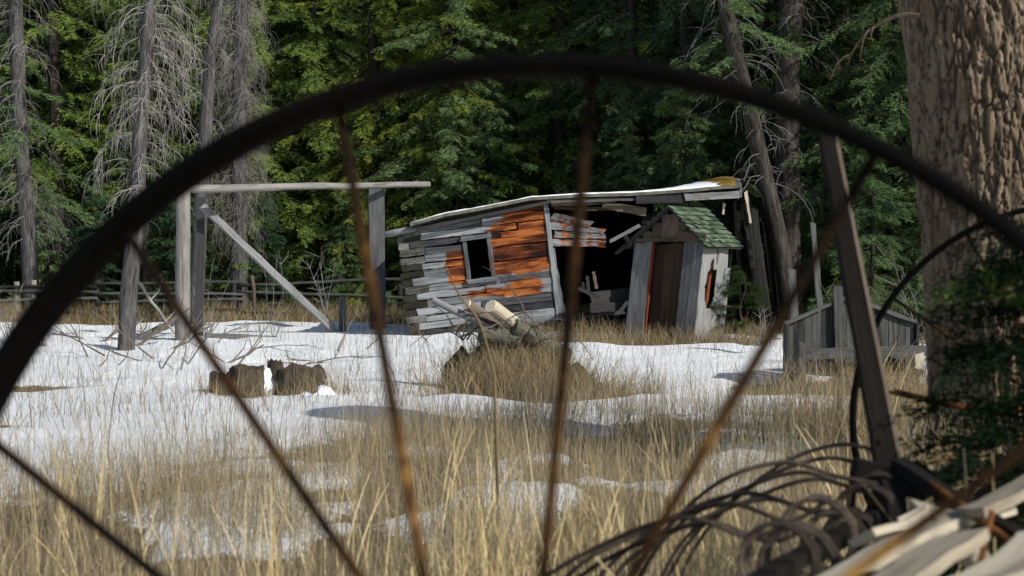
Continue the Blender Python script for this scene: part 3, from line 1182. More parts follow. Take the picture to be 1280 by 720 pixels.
# dark inside: back wall, right wall, floor
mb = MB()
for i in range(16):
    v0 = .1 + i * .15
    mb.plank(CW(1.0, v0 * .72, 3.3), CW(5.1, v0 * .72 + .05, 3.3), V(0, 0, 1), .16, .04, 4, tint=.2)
mb.build('back_wall', 'shaded_wood', cabin, origin=CO)
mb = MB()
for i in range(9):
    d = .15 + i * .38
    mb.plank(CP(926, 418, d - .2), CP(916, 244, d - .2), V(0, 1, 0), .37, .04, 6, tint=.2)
mb.build('end_wall', 'shaded_wood', cabin, origin=CO)
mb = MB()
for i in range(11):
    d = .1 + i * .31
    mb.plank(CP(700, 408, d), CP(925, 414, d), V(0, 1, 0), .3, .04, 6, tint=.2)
mb.build('floor_boards', 'shaded_wood', cabin, origin=CO)
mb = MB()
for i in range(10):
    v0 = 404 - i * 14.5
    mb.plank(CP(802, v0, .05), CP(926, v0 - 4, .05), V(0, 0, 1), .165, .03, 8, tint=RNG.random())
mb.build('sun_block_wall', 'shaded_wood', cabin, origin=CO)  # wall section added behind the outhouse to keep sun out of the cabin
# low inner boards and debris in the opening
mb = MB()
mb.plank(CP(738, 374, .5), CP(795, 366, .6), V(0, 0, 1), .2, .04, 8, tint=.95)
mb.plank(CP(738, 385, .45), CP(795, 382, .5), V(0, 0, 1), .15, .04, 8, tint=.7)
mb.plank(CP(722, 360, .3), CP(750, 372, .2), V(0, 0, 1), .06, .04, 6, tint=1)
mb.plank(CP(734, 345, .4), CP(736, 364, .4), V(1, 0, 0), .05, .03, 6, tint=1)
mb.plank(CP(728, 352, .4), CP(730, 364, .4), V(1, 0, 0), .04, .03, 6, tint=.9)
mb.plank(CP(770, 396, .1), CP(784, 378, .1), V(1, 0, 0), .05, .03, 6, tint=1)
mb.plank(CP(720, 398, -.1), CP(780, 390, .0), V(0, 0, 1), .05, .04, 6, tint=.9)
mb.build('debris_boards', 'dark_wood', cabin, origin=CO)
mb = MB()
mb.plank(CP(742, 340, .4), CP(746, 362, .4), V(1, 0, 0), .045, .03, 6, tint=.8)
mb.build('inner_stud', 'brown_wood', cabin, origin=CO)
# roof: sagging sheet with the eave edge
eave = [(516, 283), (560, 271), (600, 264), (640, 256), (665, 251), (700, 249), (730, 247), (790, 245.5), (830, 243), (870, 240), (900, 237), (926, 236)]
rise = [-.02, .0, .02, .04, .05, .06, .07, .10, .17, .25, .31, .31]


def roof_strip(eave, rise, d0, d1, up, th, nd=8, rough=0.0):
    vs, fs, gcs = [], [], []
    n = len(eave)
    for lay in (0, 1):
        for i, (px, py) in enumerate(eave):
            for j in range(nd + 1):
                k = j / nd
                p = CP(px, py, 0)
                q = p + V(.13, .99, 0) * (d0 + (d1 - d0) * k) + V(0, 0, rise[i] * k + up + lay * th * (.35 if (rough and (i in (0, n - 1) or j in (0, nd))) else 1))
                if rough:
                    q += V(.03 * nz(i * 1.7, j * 1.3, 4), (.06 if j == 0 else .02) * nz(i * 2.3, j, 8), lay * rough * nz(i * 1.1, j * .9, 2))
                vs.append(q)
                gcs.append((q.x, q.y * 1.0, q.z))
    w = nd + 1
    o = n * w
    for i in range(n - 1):
        for j in range(nd):
            a = i * w + j
            fs.append((a, a + 1, a + w + 1, a + w))
            fs.append((o + a, o + a + w, o + a + w + 1, o + a + 1))
    for i in range(n - 1):
        for j in (0, nd):
            a, b = i * w + j, (i + 1) * w + j
            fs.append((a, b, o + b, o + a) if j == 0 else (b, a, o + a, o + b))
    for j in range(nd):
        for i in (0, n - 1):
            a, b = i * w + j, i * w + j + 1
            fs.append((b, a, o + a, o + b) if i == 0 else (a, b, o + b, o + a))
    return vs, fs, gcs


def dense(eave, rise, k=4):
    e, r = [], []
    for i in range(len(eave) - 1):
        for j in range(k):
            t = j / k
            e.append((eave[i][0] + (eave[i + 1][0] - eave[i][0]) * t, eave[i][1] + (eave[i + 1][1] - eave[i][1]) * t))
            r.append(rise[i] + (rise[i + 1] - rise[i]) * t)
    return e + [eave[-1]], r + [rise[-1]]


mb = MB()
vs, fs, gcs = roof_strip(eave, rise, -.22, 3.5, 0, .045)
mb.add(vs, fs, .5, gcs)
rf = mb.build('roof', 'roof_felt', cabin, origin=CO)
ee, rr = dense(eave, rise)
mb = MB()
cut = [i for i, e in enumerate(ee) if e[0] < 924]
vs, fs, gcs = roof_strip([ee[i] for i in cut], [rr[i] for i in cut], -.2, 3.3, .047, .03, 10, .015)
mb.add(vs, fs, .5, gcs, [sm(.0, .45, q.x - CP(882, 236).x) for q in vs])
sn = mb.build('roof_snow', 'roof_snow', rf, smooth=True)
sn.location = (0, 0, 0)
for v_ in sn.data.vertices:
    v_.co -= CO
mb = MB()
mb.plank(CP(795, 250, -.26), CP(866, 248, -.26), V(0, 0, 1), .12, .03, 8, tint=.15)
mb.plank(CP(520, 287, -.2), CP(690, 252, -.2), V(0, 0, 1), .05, .03, 14, tint=.2)
mb.plank(CP(690, 252.5, -.21), CP(795, 249, -.21), V(0, 0, 1), .035, .03, 14, tint=.7)
mb.build('fascia', 'shed_wood', cabin, origin=CO)
mb = MB()
mb.plank(CP(856, 247, -.30), CP(924, 243, -.30), V(0, 0, 1), .11, .03, 8, tint=.7)
a = CP(926, 240, -.25)
mb.plank(a, a + V(.34, 2.6, .25), V(0, 0, 1), .16, .035, 8, tint=.8)
mb.build('barge_board', 'grey_wood', cabin, origin=CO)
mb = MB()
for (x0, y0, x1, y1, d, mt) in ((905, 254, 904, 268, -.1, .9), (932, 240, 938, 278, .2, 1.0)):
    mb.plank(CP(x0, y0, d), CP(x1, y1, d), V(1, 0, 0), .05, .03, 5, tint=mt, w1=.03)
mb.build('splintered_board', 'pale_wood', cabin, origin=CO)
# leaning dark poles behind the right end
mb = MB()
for k in range(11):
    x = 930 + k * 4.2
    mb.tube([CP(x + 14 + RNG.uniform(-3, 6), 414, .3 + .22 * k), CP(x + RNG.uniform(-5, 4), 242 + RNG.uniform(-6, 40), .3 + .22 * k)], [.06, .045], 7, RNG.uniform(0, .5), wob=.2)
mb.build('leaning_poles', 'dark_wood', cabin, smooth=True, origin=CO)

# ------------------------------------------------------------------ outhouse
AO = R(31)
fr_ = P(866, 431, 22.4)
OL = V(-math.cos(AO), math.sin(AO), 0)       # from the front right corner to the left
OB = V(math.sin(AO), math.cos(AO), 0)        # to the back
OG = V(fr_.x, fr_.y, gz(fr_.x, fr_.y) - .03)
OW, OD, OHW, OHA = 1.08, 1.02, 1.54, 2.02
oh = thing('outhouse', 'leaning weathered outhouse with green shingle roof and dark open doorway', 'outhouse', OG)


def O(l, b, z):
    return OG + OL * l + OB * b + V(.105 * z, 0, z)


mb = MB()
for l0, l1, tn in ((.0, .30, .35), (.80, 1.08, .55)):
    n = 2
    for i in range(n):
        a = l0 + (l1 - l0) * (i + .5) / n
        mb.plank(O(a, 0, 0), O(a, 0, OHW), OL, (l1 - l0) / n - .006, .028, 10, .005, .04, tint=tn + RNG.uniform(-.15, .2))
mb.build('front_boards', 'grey_wood', oh, origin=OG)
mb = MB()


def otop(l):
    return OHW + (OHA - OHW) * (1 - abs(l - OW / 2) / (OW / 2))


k = 8
for i in range(k):
    l = OW * (i + .5) / k
    mb.plank(O(l, -.031, OHW - .02), O(l, -.031, otop(l) - .05), OL, OW / k - .005, .028, 5, .003, .005, tint=RNG.uniform(.2, .75))
mb.plank(O(-.03, -.061, OHW + .02), O(.36, -.061, OHW + .06), V(0, 0, 1), .13, .025, 5, tint=.45)
mb.plank(O(.36, -.058, OHW + .01), O(OW, -.058, OHW + .01), V(0, 0, 1), .05, .025, 5, tint=.35)
mb.build('gable', 'brown_wood', oh, origin=OG)
mb = MB()
for i in range(3):
    l = .31 + .49 * (i + .5) / 3
    mb.plank(O(l, .12, .02), O(l, .12, OHW - .05), OL, .16, .025, 6, tint=RNG.uniform(.2, .7))
mb.build('door', 'door_brown', oh, origin=OG)
mb = MB()
mb.plank(O(.79, .02, .1), O(.79, .02, OHW - .03), OB, .05, .03, 6, tint=.3)
mb.build('door_jamb', 'red_brown', oh, origin=OG)
mb = MB()
# weathered plywood side with torn holes: a finely divided sheet with cells left out
nb_, nz_ = 34, 60


def hole(b, z):
    e = .03 * nz(b * 9, z * 7, 3)
    h1 = math.hypot((b - .36 - .06 * (z - .9)) / (.16 + e), (z - .92) / .36) < 1 and not (b > .40 and z > 1.12)
    h2 = abs(b - .74 - .12 * (z - 1.1)) < .03 + e * .7 and .72 < z < 1.36
    h3 = b > .9 + .08 * nz(z * 4, 1) and z > 1.15 and z < 1.45
    h4 = z < .1 + .06 * nz(b * 5, 2) and b > .3
    h5 = abs(b - .5 - .05 * (z - 1.3)) < .014 and z > 1.2
    return h1 or h2 or h3 or h4 or h5


vs, fs, gcs = [], [], []
for j in range(nz_ + 1):
    for i in range(nb_ + 1):
        b, z = OD * i / nb_, (OHW + .02) * j / nz_
        bulge = -.05 * math.exp(-((b - .55) / .3) ** 2) * (1 - z / OHW) + .018 * nz(b * 4, z * 3, 7)
        if .62 < b < .74 and .75 < z < 1.35:
            bulge += -.03
        p = O(bulge, b, z)
        vs.append(p)
        gcs.append((z + 9, b + 3, 0))
for j in range(nz_):
    for i in range(nb_):
        if not hole(OD * (i + .5) / nb_, (OHW + .02) * (j + .5) / nz_):
            a = j * (nb_ + 1) + i
            fs.append((a, a + 1, a + nb_ + 2, a + nb_ + 1))
mb.add(vs, fs, .95, gcs)
side = mb.build('side_panel', 'grey_wood', oh, smooth=True, origin=OG)
sd = side.modifiers.new('Solidify', 'SOLIDIFY')
sd.thickness = .014
mb = MB()
mb.plank(O(.08, .47, .62), O(.08, .52, 1.2), OB, .09, .02, 6, tint=.6)
mb.build('inner_lining', 'red_brown', oh, origin=OG)
mb = MB()
for i in range(6):
    l = OW * (i + .5) / 6
    mb.plank(O(l, OD, 0), O(l, OD, otop(l) - .05), OL, OW / 6, .025, 4, tint=.3)
for i in range(6):
    b = OD * (i + .5) / 6
    mb.plank(O(OW, b, 0), O(OW, b, OHW), OB, OD / 6, .025, 4, tint=.3)
mb.build('hidden_walls', 'dark_wood', oh, origin=OG)
# roof: two slopes of shingles on boards
rfp = thing
mb = MB()
ridge_l, slope = OW / 2, (OHA - OHW) / (OW / 2)
for sg in (-1, 1):
    le = ridge_l + sg * (OW / 2 + .1)
    ze = OHA - slope * (OW / 2 + .1)
    pts = [O(ridge_l, -.14, OHA), O(le, -.14, ze), O(le, OD + .1, ze), O(ridge_l, OD + .1, OHA)]
    vs = pts + [p + V(0, 0, -.03) for p in pts]
    mb.add(vs, [(0, 1, 2, 3), (7, 6, 5, 4), (0, 4, 5, 1), (1, 5, 6, 2), (2, 6, 7, 3), (3, 7, 4, 0)], .3, [tuple(p * 1.0) for p in vs])
orf = mb.build('roof', 'shed_wood', oh, origin=OG)
mb = MB()
for sg in (-1, 1):
    nrow = 9
    LS = OW / 2 + .12
    for r_ in range(nrow):
        s0, s1 = LS * r_ / nrow, LS * (r_ + 1.12) / nrow
        b = -.16 - (.07 if r_ % 2 else 0)
        while b < OD + .1:
            wb = .145 * RNG.uniform(.9, 1.1)
            b0, b1 = max(b, -.16), min(b + wb - .008, OD + .12)
            b += wb
            if b1 - b0 < .03 or RNG.random() < .03:
                continue
            q = []
            for (s, bb, zz) in ((s0, b0, .006), (s0, b1, .006), (s1, b1, .036), (s1, b0, .036)):
                q.append(O(ridge_l + sg * s, bb, OHA - slope * s + zz + RNG.uniform(-.003, .004)))
            mb.add(q + [p - V(0, 0, .012) for p in q], [(0, 1, 2, 3), (7, 6, 5, 4), (0, 4, 5, 1), (1, 5, 6, 2), (2, 6, 7, 3), (3, 7, 4, 0)], RNG.random())
sh = mb.build('shingles', 'shingle', orf)
for v_ in sh.data.vertices:
    v_.co -= OG
sh.location = (0, 0, 0)
mb = MB()
mb.plank(O(ridge_l, -.16, OHA - .015), O(ridge_l + OW / 2 + .2, -.16, OHA - slope * (OW / 2 + .2) - .015), V(0, 0, 1), .05, .025, 6, tint=.35)
mb.plank(O(OW - .02, -.17, OHW - .06), O(OW + .1, -.17, OHW + .07), V(0, 0, 1), .05, .025, 4, tint=.5)
mb.build('verge_board', 'dark_wood', oh, origin=OG)

# ------------------------------------------------------------------ low grey shed at the right
SY = 14.6
sg_ = P(1060, 490, SY)
sg_.z = gz(sg_.x, sg_.y)
shed = thing('low_shed', 'low dark grey gabled shed of vertical boards behind tall dry grass', 'shed', sg_)


def S(px, py, d=0):
    return P(px, py, SY + d)


def stop(px):
    return 402 - 32 * (px - 984) / 76 if px < 1060 else 370 + 30 * (px - 1060) / 82


mb = MB()
k = 15
for i in range(k):
    px = 984 + (1142 - 984) * (i + .5) / k
    if abs(px - 1048) < 5:
        pass
    mb.plank(S(px, 492 if px < 1000 or px > 1132 else 447 + RNG.uniform(-3, 8)), S(px, stop(px) + 2), V(1, 0, 0), 1.145 / k - .004, .025, 6, .003, .02, tint=RNG.uniform(.3, .8))
mb.build('front_wall', 'shed_wood', shed, origin=sg_)
mb = MB()
for i in range(6):
    d = .05 + i * .2
    mb.plank(S(982, 494, d), S(983, 404, d), V(0, 1, 0), .195, .025, 4, tint=.6)
    mb.plank(S(1144, 494, d), S(1144, 402, d), V(0, 1, 0), .195, .025, 4, tint=.3)
mb.build('side_walls', 'shed_wood', shed, origin=sg_)
mb = MB()
for (x0, x1) in ((982, 1060), (1060, 1146)):
    mb.plank(S(x0, stop(x0) + 1, -.03), S(x1, stop(x1) + 1, -.03), V(0, 0, 1), .035, .04, 8, tint=.9)
mb.build('verge_board', 'shed_wood', shed, origin=sg_)
mb = MB()
for i in range(9):
    px = 986 + (1142 - 986) * (i + .5) / 9
    mb.plank(S(px, 492, 1.2), S(px, 412, 1.2), V(1, 0, 0), .13, .025, 4, tint=.3)
mb.build('back_wall', 'dark_wood', shed, origin=sg_)
mb = MB()
mb.plank(S(1049, 490, -.05), S(1048, 358, -.05), V(1, 0, 0), .075, .04, 8, tint=.8)
mb.plank(S(1003, 486, -.28), S(1003, 428, -.28), V(1, 0, 0), .06, .05, 6, tint=.75)
mb.build('upright', 'shed_wood', shed, origin=sg_)
mb = MB()
mb.plank(S(1002, 443, -.24), S(1160, 438, -.2), V(0, 0, 1), .095, .035, 8, tint=.85)
mb.plank(S(972, 484, -.3), S(1058, 491, -.32), V(0, 0, 1), .12, .05, 8, tint=.8)
mb.plank(S(1095, 485, -.3), S(1162, 482, -.3), V(0, 0, 1), .035, .05, 8, tint=1)
mb.build('rail', 'shed_wood', shed, origin=sg_)
mb = MB()
a = P(1149, 461, 13.9)
mb.plank(a, P(1149, 441, 13.9), V(1, 0, 0), .075, .02, 4, tint=.9)
o = mb.build('board_scrap', 'pale_wood', origin=a)
tag(o, 'small bright board scrap standing between the low shed and the old trunk', 'board')

# posts and splintered stubs behind the shed
for lab, a, b, Y, w in (('pale broken post standing left behind the low shed', (996, 402), (990, 338), 20, .09), ('thin leaning pole behind the low shed roof', (1030, 380), (1016, 282), 21, .07)):
    mb = MB()
    A = P(a[0], a[1], Y)
    A.z = gz(A.x, A.y) - .05
    mb.plank(A, P(b[0], b[1], Y), V(1, 0, 0), w, .06, 8, .008, .06, tint=.85)
    o = mb.build('old_post', 'shed_wood', origin=A)
    tag(o, lab, 'post')


# ------------------------------------------------------------------ log heap and stumps
def lumpy(name, g, rx, ry, h, mat, parent=None, seed=0, top=.0, n=26):
    vs, fs, gcs = [], [], []
    rings = 12
    for j in range(rings + 1):
        k = j / rings
        for i in range(n):
            t = 2 * PI * i / n
            rr_ = (1 - k ** 2.2) ** .5 if k < 1 else 0.0
            rr_ = max(rr_, 0) * (1 + .28 * nz(math.cos(t) * 1.4 + seed, math.sin(t) * 1.4, k * 2)) + .001
            zz = h * k * (1 + .25 * nz(math.cos(t) * 2 + seed, math.sin(t) * 2, 5)) - .04
            q = V(rx * rr_ * math.cos(t), ry * rr_ * math.sin(t), zz)
            q += V(nz(q.x * 9, q.y * 9, seed), nz(q.y * 9, q.z * 9, seed), nz(q.z * 9, q.x * 9, seed)) * .075
            vs.append(q)
            gcs.append((zz * 3 + seed, t * rx, 0))
    for j in range(rings):
        for i in range(n):
            k2 = (i + 1) % n
            fs.append((j * n + i, j * n + k2, (j + 1) * n + k2, (j + 1) * n + i))
    mb = MB()
    mb.add(vs, fs, .5, gcs)
    o = mb.build(name, mat, parent, smooth=True)
    if parent is None:
        o.location = g
    else:
        o.location = Vector(g) - parent.location
    return o


M['root_earth'] = flat('root_earth', (.05, .042, .024), .7, 9)
hp = G(640, 492)
heap = thing('root_stump', 'mossy upturned root stump mound wrapped in dry grass before the cabin', 'stump', hp)
lumpy('root_mass', hp + V(-.02, .2, 0), .62, .45, .52, 'root_earth', heap, 3)
lumpy('root_lobe', hp + V(-.46, .15, .02), .17, .18, .42, 'root_earth', heap, 8)
lumpy('root_lobe', hp + V(.35, .1, 0), .45, .35, .34, 'root_earth', heap, 12)


def logpiece(label, a, b, Y0, Y1, r, mat, endmat=None, name='cut_log'):
    A, B = P(a[0], a[1], Y0), P(b[0], b[1], Y1)
    mb = MB()
    n = 8
    mb.tube([A.lerp(B, i / n) for i in range(n + 1)], [r * (1 + .04 * nz(i, a[0])) for i in range(n + 1)], 16, .85, wob=.08)
    o = mb.build(name, mat, smooth=False, origin=A)
    tag(o, label, 'log')
    if endmat:
        d = (A - B).normalized()
        e = MB()
        e.tube([A + d * .001, A + d * .012], [r * .93, r * .9], 16, .8)
        c = e.build('cut_face', endmat, o, origin=A)
        c.location = (0, 0, 0)
    return o


logpiece('pale bare log with a cut end pointing up left, right of two on the mound', (614, 383), (652, 412), 14.05, 14.35, .066, 'pale_wood', 'cut_wood')
logpiece('thinner pale log with a cut end pointing up left, left of two on the mound', (584, 381), (622, 406), 14.2, 14.4, .052, 'brown_wood', 'cut_wood')
logpiece('dark bark covered log lying down to the right under the pale log', (640, 408), (708, 446), 14.2, 14.5, .085, 'mossy_log')
logpiece('dark thick log lying crosswise under the two pale logs', (600, 417), (650, 424), 14.15, 14.25, .075, 'mossy_log')
logpiece('grey weathered branch slanting up left from the log mound', (541, 375), (616, 412), 14.3, 14.25, .032, 'grey_wood', name='dead_branch')
mb = MB()
rg = random.Random(77)
gB = P(610, 420, 14.2)
for k in range(16):
    dead_branch(mb, V(rg.uniform(-.35, .5), rg.uniform(-.1, .2), rg.uniform(-.05, .1)), rg.uniform(0, 6.3), rg.uniform(.4, .9), rg, .009, 4, 4, .9, .6)
o = mb.build('brush_heap', 'stick')
o.location = gB
tag(o, 'tangle of thin dry twigs sticking out of the log mound', 'twigs')
# snow caught behind the heap
for (px, py, rx, ry, h) in ((560, 440, .6, .4, .22), (672, 420, .4, .3, .2)):
    g = G(px, py)

SGp = 'cut stumps on the snow'
for lab, px, py, rx, h, mat, sd_ in (('dark rotten stump with a flat top behind the slanting spoke', 308, 499, .15, .24, 'stump_wood', 1),
                                     ('narrow upright dark stump chunk beside a patch of snow', 344, 497, .07, .27, 'stump_wood', 2),
                                     ('brownish split stump, rightmost of the row on the snow', 378, 498, .20, .21, 'stump_wood', 4),
                                     ('low dark stump remnant, leftmost of the row on the snow', 276, 499, .10, .17, 'stump_wood', 5)):
    g = G(px, py + 1)
    rg = random.Random(sd_)
    mb = MB()
    n = 20
    vs, fs, gcs = [], [], []
    lv = 6
    for j in range(lv + 1):
        for i in range(n):
            t = 2 * PI * i / n
            rr_ = rx * (1.18 - .22 * j / lv) * (1 + .22 * nz(math.cos(t) * 1.6 + sd_ * 3, math.sin(t) * 1.6, .3 * j) + .1 * nz(math.cos(t) * 6, math.sin(t) * 6, sd_))
            z = -.06 + (h + .06 + (.07 * nz(math.cos(t) * 1.9, math.sin(t) * 1.9, sd_ + 4) if j == lv else 0)) * j / lv
            vs.append(V(rr_ * math.cos(t), rr_ * .9 * math.sin(t), z))
            gcs.append((z + sd_, t * rx * 2, 1))
    for j in range(lv):
        for i in range(n):
            k2 = (i + 1) % n
            fs.append((j * n + i, j * n + k2, (j + 1) * n + k2, (j + 1) * n + i))
    vs.append(V(0, 0, h - .05))
    gcs.append((0, 0, 0))
    for i in range(n):
        fs.append((lv * n + i, lv * n + (i + 1) % n, len(vs) - 1))
    mb.add(vs, fs, .45, gcs)
    o = mb.build('tree_stump', mat, smooth=False)
    o.location = g
    tag(o, lab, 'stump', SGp)
    if rx > .14:
        cap = lumpy('snow_cap', g + V(.04, .04, h - .05), rx * .5, rx * .5, .06, 'snow', o, sd_ + 20, n=18)


for px, py, rx, ry, h in ((330, 499, .075, .1, .25), (362, 499, .06, .08, .19), (395, 504, .2, .15, .09), (290, 503, .14, .1, .07)):
    g = G(px, py)
    o = lumpy('snow', g + V(0, .02, 0), rx, ry, h, 'snow', None, px)
    tag(o, None, None, kind='structure')
# ------------------------------------------------------------------ hay rake
WC = V(.0074, 1.4903, .6969)
WY = .3121
WR, WWD, WT = .692, .054, .0185
W2 = V(1.74, 4.9, .69)
rake = thing('hay_rake', 'rusty horse drawn hay rake with tall spoked iron wheels and coiled tines', 'hay rake', (WC.x, WC.y, 0))


def wheel(c, yaw, angs, parent, hubs):
    u = V(math.cos(yaw), -math.sin(yaw), 0)
    n = V(math.sin(yaw), math.cos(yaw), 0)
    z = V(0, 0, 1)
    w = bpy.data.objects.new('wheel', None)
    COL.objects.link(w)
    w.parent = parent
    w.location = c - parent.location
    N = 128
    prof = [(-WWD / 2, -.003), (-WWD / 2 + .004, .0), (WWD / 2 - .004, .0), (WWD / 2, -.003), (WWD / 2, -WT + .002), (WWD / 2 - .003, -WT), (-WWD / 2 + .003, -WT), (-WWD / 2, -WT + .002)]
    vs, fs = [], []
    for i in range(N):
        t = 2 * PI * i / N
        d = u * math.cos(t) + z * math.sin(t)
        for a, b in prof:
            vs.append(d * (WR + b + .0012 * nz(t * 4, a * 50)) + n * a)
    m = len(prof)
    for i in range(N):
        for j in range(m):
            k, l = (i + 1) % N, (j + 1) % m
            fs.append((i * m + j, k * m + j, k * m + l, i * m + l))
    mb = MB()
    mb.add(vs, fs)

    def sub(mb, name, mat, smooth=True):
        o = mb.build(name, mat, w, smooth)
        o.location = (0, 0, 0)
        return o
    sub(mb, 'rim', 'iron_dark')
    mb = MB()
    mb.tube([n * a for a in (-.17, -.16, -.14, -.1, -.09, -.02, -.01, .04, .06)], [.03, .045, .06, .06, .045, .045, .065, .065, .03], 20, flat=1)
    sub(mb, 'hub', 'iron_dark')
    for i, t in enumerate(angs):
        d = u * math.cos(t) + z * math.sin(t)
        s = hubs[i]
        tang = (u * -math.sin(t) + z * math.cos(t))
        p0 = d * .045 + n * s
        p1 = d * (WR - WT + .002)
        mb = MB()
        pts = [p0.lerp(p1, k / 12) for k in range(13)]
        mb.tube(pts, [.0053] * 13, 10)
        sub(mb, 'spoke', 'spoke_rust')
    return w


def ray_plane(px, py, c, n):
    o = V(0, 0, EYE)
    d = P(px, py, 1.0) - o
    return o + d * ((c - o).dot(n) / d.dot(n))


n1 = V(math.sin(WY), math.cos(WY), 0)
u1 = V(math.cos(WY), -math.sin(WY), 0)
angs = []
for px, py in ((0, 555), (170, 308), (425, 140), (740, 100), (1092, 196), (1290, 552)):
    q = ray_plane(px, py, WC, n1) - WC
    angs.append(math.atan2(q.z, q.dot(u1)))
hubs = [-.11, -.02, -.125, .005, -.11, -.13]
# rim positions of the rest of the wheel, carried round below the frame
a0, a1 = angs[0], angs[-1] + 2 * PI
extra = 8
step = (a1 - a0) / (extra + 1)
for i in range(extra):
    angs.append(a0 + step * (i + 1))
    hubs.append(-.01 if i % 2 == 0 else -.115)
print('spoke angles', [round(math.degrees(a)) for a in angs])
wheel(WC, WY, angs, rake, hubs)
wheel(W2, WY, [R(119.6 + 25.7 * i) for i in range(14)], rake, [(.01 if i % 2 else -.11) for i in range(14)])

AX = (W2 - WC).normalized()
AXL = (W2 - WC).length
RD = V(-AX.y, AX.x, 0).normalized()           # backwards, where the tines sweep


def RK(s, p, z):
    q = WC + AX * s + RD * p
    q.z = z
    return q


def part(mb, name, mat, smooth=True):
    return mb.build(name, mat, rake, smooth, origin=rake.location)


mb = MB()
mb.tube([RK(-.05, 0, .69), RK(AXL * .5, 0, .66), RK(AXL, 0, .69)], .02, 10)
part(mb, 'axle', 'iron_dark')
mb = MB()
mb.plank(RK(.35, .26, .60), RK(AXL - .3, .26, .60), V(0, 0, 1), .035, .04, 10, .002, .01, tint=.3)
part(mb, 'tine_bar', 'lever_wood', False)
tines = [1.5 + .125 * i for i in range(10)]
for i, s in enumerate(tines):
    rg = random.Random(i)
    mb = MB()
    z0 = .595 + rg.uniform(-.02, .02)
    cr_ = .062 + rg.uniform(-.008, .012)
    pts = []
    for k in range(34):                        # two spring coils beside the bar
        t = 2 * PI * k / 13
        pts.append(RK(s - .03 + .002 * k, .24 + cr_ * math.sin(t) * 1.0 - .02, z0 + cr_ * (1 - math.cos(t)) * 1.0 - .03))
    dx = rg.uniform(-.07, .07)
    dz = rg.uniform(-.03, .035)
    arc = crom([pts[-1], RK(s + .035, .29, z0 + .085 + dz), RK(s + .036, .42, z0 + .11 + dz), RK(s + .036, .58, z0 + .05 + dz), RK(s + .036 + dx, .74, z0 - .07), RK(s + .036 + dx, .84, z0 - .24),
                RK(s + .036 + dx, .86, z0 - .40), RK(s + .036 + dx, .80, .06)], 7)
    pts += arc[1:]
    mb.tube(pts, .0054, 8)
    part(mb, 'tine', 'tine_iron')
# upright lift lever with its bracket
mb = MB()
La, Lb = P(1112, 600, 3.75), P(1033, 172, 3.9)
mb.plank(La, Lb, V(1, 0, 0), .052, .045, 12, .002, .012, w1=.032, tint=.3)
part(mb, 'lift_lever', 'lever_wood', False)
mb = MB()
mb.plank(La + V(.029, -.01, 0), Lb + V(.019, -.01, 0), V(0, 1, 0), .03, .008, 12, .001, .004, tint=.9)
part(mb, 'lever_lit_edge', 'brown_wood', False)  # paler strip that paints in the sunlit right edge of the lever
mb = MB()
mb.plank(P(1066, 590, 3.7), P(1140, 600, 3.7), V(0, 0, 1), .06, .07, 6, .002, .01, tint=.2)
mb.plank(P(1118, 615, 3.6), P(1148, 720, 3.2), V(1, 0, 0), .07, .08, 6, .002, .01, tint=.2)
mb.plank(P(1120, 580, 3.65), P(1300, 690, 2.9), V(0, 0, 1), .03, .03, 6, .002, .01, tint=.2)
part(mb, 'frame_bracket', 'lever_wood', False)
mb = MB()
mb.plank(P(1165, 605, 3.3), P(1320, 722, 2.6), V(0, 0, 1), .012, .012, 8, .001, .004, tint=.5)
mb.tube([P(1222, 720, 2.8), P(1240, 640, 2.9)], .006, 8)
part(mb, 'brace_rod', 'rust_thin', False)
mb = MB()
mb.tube([P(1118, 490, 4.75), P(1215, 512, 4.6), P(1290, 512, 4.5)], .010, 8)
part(mb, 'rusted_rod', 'rust_thin')

# pale sunlit boards lying over the rake frame
BG = 'pale boards lying across the hay rake'
for lab, a, b, wd, w, t, n_ in (('wide pale board lying lengthwise on the rake frame at the bottom', (1030, 735, 2.55), (1250, 640, 3.25), V(1, -.3, .2), .065, .018, 10),
                                ('short splintered pale board nearest the bottom of the rake frame', (1100, 740, 2.35), (1215, 665, 2.8), V(1, -.4, .25), .09, .02, 8),
                                ('bright pale board at the right edge above the dark frame bracket', (1215, 640, 3.0), (1330, 575, 3.4), V(1, -.5, .3), .085, .018, 8),
                                ('small pale splinter of board between the tines and the wide board', (1088, 668, 2.9), (1150, 640, 3.1), V(1, .3, .4), .05, .015, 6),
                                ('pale crosswise board end under the rusty spoke', (1165, 642, 3.1), (1208, 690, 2.95), V(.3, 1, .3), .06, .015, 6),
                                ('grey edged pale board at the bottom right corner of the rake', (1180, 745, 2.4), (1320, 665, 2.7), V(1, -.5, .2), .10, .02, 8)):
    mb = MB()
    A, B = P(*a), P(*b)
    mb.plank(A, B, wd, w, t, n_, .006, .08, bow=RNG.uniform(-.02, .02))
    o = mb.build('broken_board', 'pale_wood', origin=A)
    tag(o, lab, 'board', BG)


